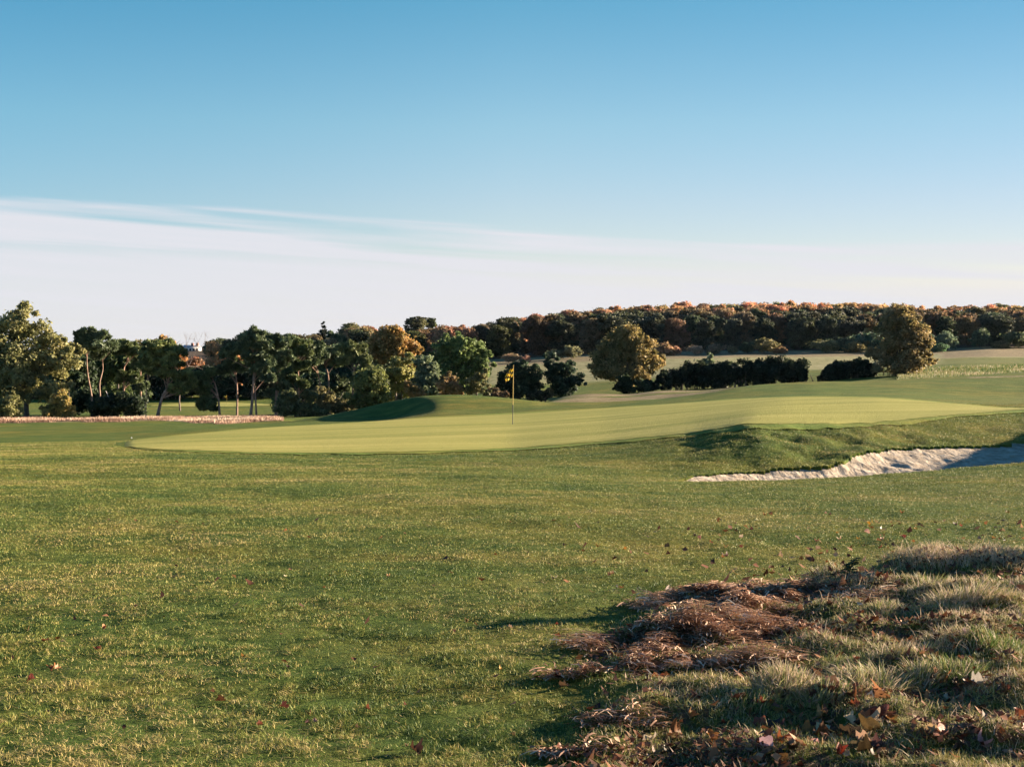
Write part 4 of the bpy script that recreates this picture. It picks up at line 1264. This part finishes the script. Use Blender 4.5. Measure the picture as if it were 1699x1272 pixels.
def flagstick(px, Yd, height, label, flagc=True, sc=1.0):
    x, y = wpt(px, Yd)
    e = tag(empty('flagstick', (x, y, zg(x, y) + .02)), label, 'flagstick')
    lean = .028
    zz = np.array([0, .33 * height])
    v, f = tube([(0, 0, -.05), (lean * .33, 0, .33 * height)], [.013, .013], 10)
    link('lower_pole', mesh_np('lower_pole', v, [f], [M_BLK], smooth=True), e)
    v, f = tube([(lean * .33, 0, .33 * height), (lean * .66, 0, .66 * height), (lean, 0, height)], [.012, .0105, .009], 10)
    v2, f2 = tube([(lean, 0, height), (lean, 0, height + .018)], [.016, .006], 10)
    v, f = join([(v, f), (v2, f2)])
    link('upper_pole', mesh_np('upper_pole', v, [f], [M_YEL], smooth=True), e)
    # limp cloth hanging from the top, folded, drooping to the left of the pole
    nu, nv = 28, 24
    U, Vv = np.meshgrid(np.linspace(0, 1, nu), np.linspace(0, 1, nv), indexing='ij')
    # pinned at the pole (U=0), free edge falls: u runs away from the pole and increasingly down
    ang = np.radians(25 + 40 * U ** .5)
    X_ = lean - .01 - .46 * U * np.cos(np.radians(52)) * (1 - .12 * Vv) - .015 * np.sin(Vv * 9 + U * 5) * U
    Z_ = height - .03 - .33 * U ** 1.1 - (.32 - .07 * U) * Vv
    Y_ = .05 * np.sin(U * 11 + Vv * 3.0) * U + .02 * np.sin(Vv * 10 - U * 4)
    V3 = np.stack([X_, Y_, Z_], -1).reshape(-1, 3)
    me = mesh_np('flag', V3, [grid_faces(nu, nv)], [chequer_mat()], {'cloth_uv': np.stack([U, Vv * .999, 0 * U], -1).reshape(-1, 3) + np.array([.001, .001, .1])}, smooth=True)
    link('flag', me, e)
    # hole rim
    return e


flagstick(850.5, 48.0, 2.0, 'yellow and black flagstick with a limp checked flag on the near putting green')
flagstick(376, 285.0, 1.9, 'tiny distant flagstick on the second green between the pine trunks')


# ------------------------------------------------------------------ house on the left horizon
def house():
    Yd = 690
    x, y = wpt(318, Yd)
    s = Yd / F
    gz = zg(x, y)
    z_top = EYE + (HY - 572) * s
    e = tag(empty('house', (x, y, gz)), 'white house with brick chimneys on the left horizon', 'house')
    hw = 14 * s
    zt = z_top - gz
    white = plain_mat('white render', c4(.75, .73, .72)); brick = plain_mat('red brick', c4(.38, .15, .10)); slate = plain_mat('pale slate', c4(.42, .44, .48)); glass = plain_mat('dark window', c4(.04, .05, .06), .2)
    v, f = box(-hw, hw, -3, 3, 0, zt - 1.3)
    link('wall', mesh_np('house_wall', v, [f], [white]), e)
    rv = np.array([(-hw - .3, -3.3, zt - 1.3), (hw + .3, -3.3, zt - 1.3), (hw + .3, 3.3, zt - 1.3), (-hw - .3, 3.3, zt - 1.3), (-hw + .6, 0, zt), (hw - .6, 0, zt)])
    rme = mesh_np('house_roof', rv, [np.array([(0, 1, 5, 4), (2, 3, 4, 5)]), np.array([(1, 2, 5), (3, 0, 4)])], [slate])
    ro = link('roof', rme, e)
    for cx0 in (hw * .15, hw * .75):
        v, f = box(cx0 - .55, cx0 + .55, -1.6, -.6, zt - 1.4, zt + .9)
        link('chimney', mesh_np('house_chimney', v, [f], [brick]), ro)
    for wx in np.linspace(-hw * .8, hw * .8, 5):
        v, f = box(wx - .5, wx + .5, -3.05, -2.9, zt - 2.9, zt - 1.8)
        link('window', mesh_np('house_window', v, [f], [glass]), e)


house()


# pale fallen trunk with a raised branch between the slim pines
def dead_tree():
    x, y = wpt(180, 150)
    e = tag(empty('dead_tree', (x, y, zg(x, y))), 'pale dead forked stem leaning behind the low black bush', 'dead tree')
    s = 150 / F
    parts = [tube([(10 * s, 0, -.2), (4 * s, 0, 22 * s), (1 * s, .2, 32 * s), (-6 * s, .3, 46 * s)], [.14, .12, .09, .03], 6),
             tube([(1 * s, .2, 30 * s), (-6 * s, .1, 24 * s), (-12 * s, .0, 22 * s)], [.07, .05, .02], 5),
             tube([(3 * s, .1, 26 * s), (9 * s, 0, 22 * s), (12 * s, 0, 15 * s)], [.08, .05, .02], 5)]
    v, f = join(parts)
    link('stem', mesh_np('dead_stem', v, [f], [bark_mat('bleached wood', c4(.4, .38, .36), c4(.6, .58, .56))], smooth=True), e)


dead_tree()


# ------------------------------------------------------------------ weed plant in the rough
def weed():
    Yd = 10.0
    px = 1412
    x, y = wpt(px, Yd)
    gz = zg(x, y)
    top = EYE + (HY - 925) / F * Yd
    Ht = top - gz
    e = tag(empty('weed_plant', (x, y, gz)), 'single upright dark weed at the far edge of the unmown patch', 'weed')
    path = np.array([(0, 0, -.02), (-.01, 0, Ht * .3), (.0, 0, Ht * .6), (.02, 0, Ht * .85), (.05, 0, Ht)])
    t = np.linspace(0, 4, 14)
    path = np.stack([np.interp(t, range(5), path[:, i]) for i in range(3)], -1)
    v, f = tube(path, np.linspace(.005, .002, 14), 5)
    link('stem', mesh_np('weed_stem', v, [f], [plain_mat('weed stem', c4(.05, .06, .03))]), e)
    r_ = np.random.default_rng(3)
    Vs, Fs, ti, o = [], [], [], 0
    for i in range(64):
        k = r_.uniform(.15, 1.0)
        p = np.array([np.interp(k, np.linspace(0, 1, 14), path[:, q]) for q in range(3)])
        a = r_.uniform(0, 6.28)
        L = .10 * (1.15 - .8 * k) * r_.uniform(.7, 1.2); wd = .022 * (1.2 - .5 * k)
        d_ = np.array([math.cos(a), math.sin(a), r_.uniform(.0, .5)]); d_ /= np.linalg.norm(d_)
        sd = np.cross(d_, (0, 0, 1)); sd /= np.linalg.norm(sd)
        q = [p, p + d_ * L * .4 + sd * wd * .5, p + d_ * L - np.array([0, 0, L * .25]), p + d_ * L * .4 - sd * wd * .5]
        Vs += q; Fs.append([o, o + 1, o + 2, o + 3]); o += 4; ti += [r_.uniform(.2, .8)] * 4
    c = link('leaves', mesh_np('weed_leaves', np.array(Vs), [np.array(Fs)], [M_LEAF], {'tint': np.array(ti)}), e)
    c.color = (.05, .085, .035, 1)


weed()


# ------------------------------------------------------------------ fallen leaves
def leaf_material():
    m, t = new_mat('fallen leaf')
    oc = t.n('ShaderNodeObjectInfo').outputs['Color']
    pos = t.n('ShaderNodeTexCoord').outputs['Object']
    n_ = t.n('ShaderNodeTexNoise', {'Vector': pos, 'Scale': 40.0, 'Detail': 4.0}).outputs[0]
    c = t.mix(1.0, oc, t.ramp(n_, [(.3, c4(.55, .5, .5)), (.7, c4(1.25, 1.2, 1.15))]), 'MULTIPLY')
    d_ = t.n('ShaderNodeBsdfPrincipled', {'Base Color': c, 'Roughness': .55, 'Specular IOR Level': .3}).outputs[0]
    tr = t.n('ShaderNodeBsdfTranslucent', {'Color': c}).outputs[0]
    t.n('ShaderNodeOutputMaterial', {0: t.n('ShaderNodeMixShader', {0: .25, 1: d_, 2: tr}).outputs[0]})
    return m


M_FALL = leaf_material()


def leaf_mesh(seed, lobed=True):
    r_ = np.random.default_rng(seed)
    n = 30
    a = np.linspace(0, 2 * np.pi, n, endpoint=False)
    if lobed:
        rad = .5 * (.74 + .26 * np.abs(np.cos(2.5 * (a - np.pi / 2))) ** .8) * (1 + r_.normal(0, .05, n))
        rad *= 1 - .35 * np.exp(-((a - 1.5 * np.pi) / .4) ** 2)
    else:
        rad = .5 * (.55 + .45 * np.abs(np.sin(a)) ** 1.3)
    rings = [0, .35, .7, 1.0]
    V = [(0, 0, 0)]
    for k in rings[1:]:
        for i in range(n):
            V.append((math.cos(a[i]) * rad[i] * k, math.sin(a[i]) * rad[i] * k, 0))
    V = np.array(V)
    curl = r_.uniform(1.0, 2.4); ax = r_.uniform(0, np.pi)
    u = V[:, 0] * math.cos(ax) + V[:, 1] * math.sin(ax)
    V[:, 2] = curl * u * u * 1.4 + .06 * np.sin(V[:, 0] * 14 + seed) * np.hypot(V[:, 0], V[:, 1]) * 2 + .10 * np.sin(3 * np.arctan2(V[:, 1], V[:, 0]) + seed) * (u ** 2 + V[:, 1] ** 2)
    V[:, 0] *= 1 - .35 * np.abs(u) * curl
    f3 = np.array([(0, 1 + i, 1 + (i + 1) % n) for i in range(n)])
    f4 = np.array([(1 + k * n + i, 1 + (k + 1) * n + i, 1 + (k + 1) * n + (i + 1) % n, 1 + k * n + (i + 1) % n) for k in range(2) for i in range(n)])
    # stalk
    sv, sf = tube([(0, -.05, V[:, 2].min() + .01), (.02, -.45, .0), (.08, -.85, .08)], [.012, .010, .007], 4)
    Vall = np.vstack([V, sv])
    return mesh_np('fallen_leaf', Vall, [f3, f4, sf + len(V)], [M_FALL], smooth=True)


LEAFM = [leaf_mesh(s, s % 4 != 3) for s in range(9)]
LC = [((.34, .10, .045), 'rust red'), ((.46, .20, .08), 'orange brown'), ((.24, .12, .07), 'dark brown'), ((.56, .36, .22), 'tan'), ((.80, .62, .46), 'pale cream'), ((.10, .05, .035), 'blackish brown'), ((.36, .05, .03), 'crimson'), ((.70, .36, .05), 'amber')]
used = set()


def put_leaf(px, row, size, ci, where, rz=None, tilt=None):
    Yd = 1.65 * F / (row - HY)
    for _ in range(6):
        x = (px - CX) / F * Yd
        Yd = (EYE - zg(x, Yd)) * F / (row - HY)
    x = (px - CX) / F * Yd
    z = zg(x, Yd)
    col_, cn = LC[ci]
    o = link('fallen_leaf', LEAFM[random.randrange(len(LEAFM))], None, (x, Yd, z + .006 + size * .02))
    size *= .74
    tl = tilt if tilt is not None else (.5 if 'lawn' in where else .95)
    o.rotation_euler = (random.uniform(-tl, tl), random.uniform(-tl, tl), random.uniform(0, 6.28) if rz is None else rz)
    o.scale = (size,) * 3
    o.color = (*[c * random.uniform(.5, .85) for c in col_], 1)
    tag(o, f'{cn} curled leaf {where}', 'leaf', 'fallen leaves scattered on the grass')
    return o


KEYL = [  # px, row, size, colour, place
    (1349, 1262, .10, 4, 'largest at the bottom of the unmown patch'), (1392, 1244, .10, 6, 'flat and bright at the bottom right'), (1590, 1245, .13, 5, 'lying dark below the tall grass at the bottom right'),
    (1596, 1238, .09, 6, 'on top of a dark leaf at the bottom right'), (1295, 1192, .09, 1, 'folded above the bottom edge right of centre'), (1164, 1245, .07, 4, 'upright near the bottom edge left of the unmown patch'),
    (1660, 1142, .06, 4, 'shining beside the right edge tussocks'), (404, 1090, .075, 1, 'alone on the lower left lawn'), (336, 943, .08, 3, 'standing up on the left middle lawn'),
    (45, 1047, .08, 0, 'second from the left edge on the lawn'), (75, 1064, .07, 0, 'upright at the left edge of the lawn'), (101, 1065, .065, 3, 'right of an upright rust one on the left lawn'),
    (162, 1078, .085, 0, 'folded on the left lawn below its neighbour'), (173, 1042, .08, 1, 'lying flat on the left lawn'), (88, 1109, .09, 1, 'in a pair low on the left lawn'), (96, 1110, .07, 3, 'in a pair low on the left lawn, the paler one'),
    (366, 1164, .09, 0, 'lone near the bottom on the left lawn'), (688, 1247, .12, 5, 'at the bottom edge of the lawn left of centre'), (675, 1238, .04, 3, 'tiny beside a dark one at the bottom edge'), (592, 1208, .05, 2, 'small near the bottom centre left'),
    (830, 1110, .05, 7, 'small and bright below the long shadow'), (925, 1056, .07, 0, 'right under the long shadow'), (924, 1037, .04, 0, 'at the tip side of the long shadow'), (775, 1031, .07, 2, 'beside the left tip of the long shadow'),
    (936, 1140, .09, 2, 'on the lawn left of the clippings'), (1038, 1160, .075, 7, 'standing by the lower clippings'), (932, 1245, .09, 0, 'by the pale leaf at the bottom left of the patch'), (949, 1245, .06, 4, 'by the rust leaf at the bottom left of the patch'),
    (1108, 979, .11, 4, 'tall and pointed above the clippings'), (1064, 1001, .07, 5, 'above the clippings edge'), (1074, 1000, .075, 0, 'on the lawn above the clippings'), (1032, 935, .09, 4, 'upright on the middle lawn'),
    (1020, 928, .09, 5, 'on the middle lawn next to the upright cream one'), (1204, 923, .10, 5, 'on the middle lawn toward the right'), (1669, 926, .13, 5, 'large and upright at the far right lawn'), (1633, 918, .09, 1, 'round at the far right lawn'),
    (1615, 917, .10, 1, 'beside a round one at the far right lawn'), (1655, 938, .08, 5, 'small at the far right above the tussock'), (920, 961, .10, 3, 'flat on the lawn above the long shadow'), (657, 927, .06, 2, 'small on the middle lawn'),
    (1600, 1000, .10, 0, 'on the tussocks at the right'), (1349, 1000, .07, 7, 'at the rim of the clippings'), (1244, 1003, .07, 1, 'on top of the clippings'), (1322, 1000, .07, 0, 'on the far rim of the clippings'),
]
for px, row, size, ci, where in KEYL:
    put_leaf(px, row, size * .82, ci, where)
ZL = ['by the left edge', 'left of centre', 'near the middle']
rr_ = random.Random(21)
n_ = 0
while n_ < 235:
    u = rr_.random()
    if u < .34:      # upper right lawn
        px = rr_.gauss(1450, 230); row = 850 + abs(rr_.gauss(0, 1)) * 60
        if row > 990 or px > 1720 or px < 850: continue
        size = rr_.uniform(.045, .090); where = 'on the mown lawn beyond the unmown patch'; ci = rr_.choice([0, 1, 1, 2, 3, 3, 5, 5, 4, 7])
    elif u < .43:    # left lawn
        px = rr_.uniform(0, 900); row = rr_.uniform(850, 1260); size = rr_.uniform(.03, .065); where = 'on the open mown lawn at the left'; ci = rr_.choice([0, 1, 2, 3, 3, 5])
    elif u < .82:    # rough, lower
        px = rr_.gauss(1420, 200); row = rr_.uniform(1120, 1268)
        if px > 1720 or px < 960: continue
        size = rr_.uniform(.07, .14); where = 'among the unmown grass in the lower right corner'; ci = rr_.choice([0, 0, 1, 1, 2, 2, 2, 3, 3, 4, 5, 5])
    else:
        px = rr_.uniform(1050, 1699); row = rr_.uniform(985, 1120); size = rr_.uniform(.05, .09); where = 'among the tussocks of the unmown patch'; ci = rr_.choice([0, 1, 2, 3, 5, 5, 4])
    random.seed(n_ * 13 + 5)
    szw = 'small' if size < .055 else 'middling' if size < .08 else 'large'
    depthw = 'nearest' if row > 1200 else 'second nearest' if row > 1120 else 'further back' if row > 980 else 'far back'
    sidew = 'by the right edge' if px > 1600 else 'right of the tussock' if px > 1400 else 'below the bunker' if px > 1100 else 'below the flagstick' if px > 700 else 'on the left third' if px < 300 else 'left of the flagstick'
    place_ = 'in unmown grass' if 'unmown grass' in where else 'among tussocks' if 'tussocks' in where else 'on mown lawn'
    where = f'of {szw} size {place_} {depthw} {sidew}'
    put_leaf(px, row, size, ci, where)
    n_ += 1


# ------------------------------------------------------------------ tussocks of long grass, post, ball
def tussock(px, row, rad, hh, n, tint0, label, seed, dome=.6):
    r_ = np.random.default_rng(seed)
    Yd = 1.65 * F / (row - HY)
    for _ in range(6):
        Yd = (EYE - zg((px - CX) / F * Yd, Yd)) * F / (row - HY)
    x0 = (px - CX) / F * Yd
    a = r_.uniform(0, 2 * np.pi, n); q = np.sqrt(r_.random(n))
    bx = np.cos(a) * q * rad * .75; by = np.sin(a) * q * rad * .7
    L = hh * r_.uniform(.25, 1.1, n) * (1 - .25 * q) * (.75 + .5 * vnoise(bx * 14 + seed, by * 14, 5))
    out = a + r_.normal(0, 1.1, n) + .8
    spread = (.15 + 1.0 * q * dome) * r_.uniform(.4, 1.3, n)
    gz = hgt(x0 + bx, Yd + by) - zg(x0, Yd)
    wd = r_.uniform(.0025, .0060, n)
    fa = r_.uniform(0, 2 * np.pi, n)
    L = L * .68
    rows = []
    for t_, ww in ((0, 1), (.3, .95), (.6, .8), (.85, .5)):
        rr = spread * L * t_ ** 1.7
        cx = bx + np.cos(out) * rr; cy = by + np.sin(out) * rr; cz = gz - .01 + L * (t_ - .42 * spread * t_ ** 2.4)
        for sg in (-1, 1):
            rows.append(np.stack([cx + sg * np.cos(fa) * wd * ww / 2, cy + sg * np.sin(fa) * wd * ww / 2, cz], -1))
    rows.append(np.stack([bx + np.cos(out) * spread * L, by + np.sin(out) * spread * L, gz - .01 + L * (1 - .45 * spread)], -1))
    V = np.stack(rows, 1)
    off = np.arange(n)[:, None] * 9
    faces = [off + np.array([2 * i, 2 * i + 1, 2 * i + 3, 2 * i + 2]) for i in range(3)] + [off + np.array([6, 7, 8])]
    tint = np.clip(tint0 - .14 + r_.normal(0, .30, n), 0, 1)
    o = link('grass_tussock', mesh_np('tussock', V.reshape(-1, 3), faces, [M_ROUGH], {'tint': np.repeat(tint, 9)}), None, (x0, Yd, zg(x0, Yd)))
    tag(o, label, 'grass tussock', 'grass tussocks in the unmown patch')


tussock(1300, 1140, .20, .26, 1500, .92, 'pale straw tussock nearest the clippings with bleached upright stems', 1)
tussock(1365, 1150, .16, .17, 800, .75, 'small straw tussock between the pale one and the dark arching one', 2)
tussock(1445, 1150, .24, .25, 1700, .80, 'large arching tussock with a dark hollow, right of the pale straw one', 3, 1.0)
tussock(1520, 1135, .18, .20, 900, .82, 'reddish straw tussock right of the large arching one', 4, .9)
tussock(1585, 1125, .20, .20, 1000, .55, 'greener tussock between the reddish straw one and the right edge', 5)
tussock(1600, 985, .34, .26, 1900, .90, 'broad pinkish straw tussock at the far edge of the patch by the right edge', 6, .9)
tussock(1540, 975, .22, .20, 900, .70, 'darker tussock leaning against the broad pinkish one', 7, .9)
tussock(1670, 985, .24, .20, 900, .85, 'straw tussock at the far right beyond the broad pinkish one', 8, .9)
tussock(1470, 1012, .18, .15, 700, .80, 'low straw tussock right of the upright dark weed', 9)
tussock(1250, 1180, .13, .12, 500, .55, 'short green tussock below the pale straw one', 10)
tussock(1660, 1075, .22, .17, 800, .45, 'low green tussock at the right edge halfway down the patch', 11)


def marker_post():
    # stands outside the right edge of the picture; only its long shadow shows on the lawn
    tipx, tipy = (780 - CX) / F * 8.72, 8.72
    d_ = np.array([math.sin(SUN_AZ), math.cos(SUN_AZ)])
    for L in np.linspace(4, 12, 200):
        x, y = tipx + d_[0] * L, tipy + d_[1] * L
        if zg(x, y) + 1.15 - zg(tipx, tipy) <= math.tan(SUN_EL) * L:
            break
    e = tag(empty('marker_post', (x, y, zg(x, y))), 'round wooden marker post whose long thin shadow lies across the lawn', 'post')
    v, f = tube([(0, 0, -.2), (0, 0, .6), (0, 0, 1.10)], [.13, .13, .125], 16)
    v2, f2 = tube([(0, 0, 1.10), (0, 0, 1.13), (0, 0, 1.15)], [.125, .09, .004], 16)
    v, f = join([(v, f), (v2, f2)])
    link('shaft', mesh_np('post_shaft', v, [f], [bark_mat('weathered wood', c4(.2, .15, .1), c4(.34, .27, .2))], smooth=True), e)


marker_post()

bpy.ops.mesh.primitive_uv_sphere_add(segments=20, ring_count=12, radius=.0215)
gb = bpy.context.object
gb.name = 'golf_ball'
gb.data.polygons.foreach_set('use_smooth', [True] * len(gb.data.polygons))
gb.data.materials.append(plain_mat('white ball', c4(.8, .8, .8), .4))
bx_, by_ = wpt(218, 47.5)
gb.location = (bx_, by_, zg(bx_, by_) + .03)
tag(gb, 'tiny white golf ball lying just above the left tip of the green', 'golf ball')


# ------------------------------------------------------------------ thin autumn haze between here and the hillside wood
hv, hf = box(-2600, 2600, -300, 4700, -60, 75)
hm, ht = new_mat('thin haze')
ht.n('ShaderNodeOutputMaterial', {'Volume': ht.n('ShaderNodeVolumePrincipled', {'Color': c4(.75, .88, 1.0), 'Density': 8e-6, 'Anisotropy': .2}).outputs[0]})
ho = link('haze', mesh_np('haze', hv, [hf], [hm]))
tag(ho, kind='stuff')


# ------------------------------------------------------------------ crumbled leaf fragments too many to count
def leaf_litter():
    r_ = np.random.default_rng(55)
    N = 75000
    yy = 5.3 + 9.5 * r_.random(N) ** 1.3; xx = r_.uniform(-.36, .38, N) * yy
    rm = rough_mask(xx, yy); tm = thatch_mask(xx, yy)
    cl = np.clip(.35 + 2.2 * fbm(xx * 2.2, yy * 3, 3, 111), .05, 1)
    right = np.clip((xx / yy - .02) / .25, 0, 1)
    p = cl * (.55 * rm + .60 * tm + .040 * right + .004) * np.clip(1.5 - .7 * rm * (yy > 8.5), .3, 2)
    k = r_.random(N) < p
    xx, yy = xx[k], yy[k]; n = len(xx)
    z = hgt(xx, yy) + r_.uniform(.004, .028, n)
    a = r_.uniform(0, 6.28, n); sz = r_.uniform(.008, .032, n) * (1 + .5 * (yy > 9))
    t1 = np.stack([np.cos(a), np.sin(a), r_.normal(0, .45, n)], -1); t2 = np.stack([-np.sin(a), np.cos(a), r_.normal(0, .45, n)], -1)
    c = np.stack([xx, yy, z], -1); up = np.array([0, 0, 1.0]) * (sz * r_.uniform(.1, .5, n))[:, None]
    s1 = sz[:, None] * t1; s2 = (sz * r_.uniform(.3, .7, n))[:, None] * t2
    V = np.stack([c - s1 + up, c - s2, c + s1 * .8 + up * .6, c + s2 * 1.1], 1)
    V = np.concatenate([V, c[:, None] + 0 * V[:, :1]], 1).reshape(-1, 3)
    off = np.arange(n)[:, None] * 5
    F3 = [off + np.array(q) for q in ((0, 1, 4), (1, 2, 4), (2, 3, 4), (3, 0, 4))]
    m = blade_mat('leaf crumbs', [(0.0, c4(.05, .02, .015)), (.35, c4(.17, .065, .035)), (.7, c4(.34, .15, .07)), (.9, c4(.50, .30, .18)), (1.0, c4(.72, .55, .42))], .15)
    ti = np.clip(r_.beta(1.3, 2.0, n), 0, 1)
    tag(link('leaf_litter', mesh_np('leaf_litter', V, F3, [m], {'tint': np.repeat(ti, 5)})), 'crumbled brown leaf fragments strewn through the rough patch and lawn', 'leaf litter', kind='stuff')


leaf_litter()
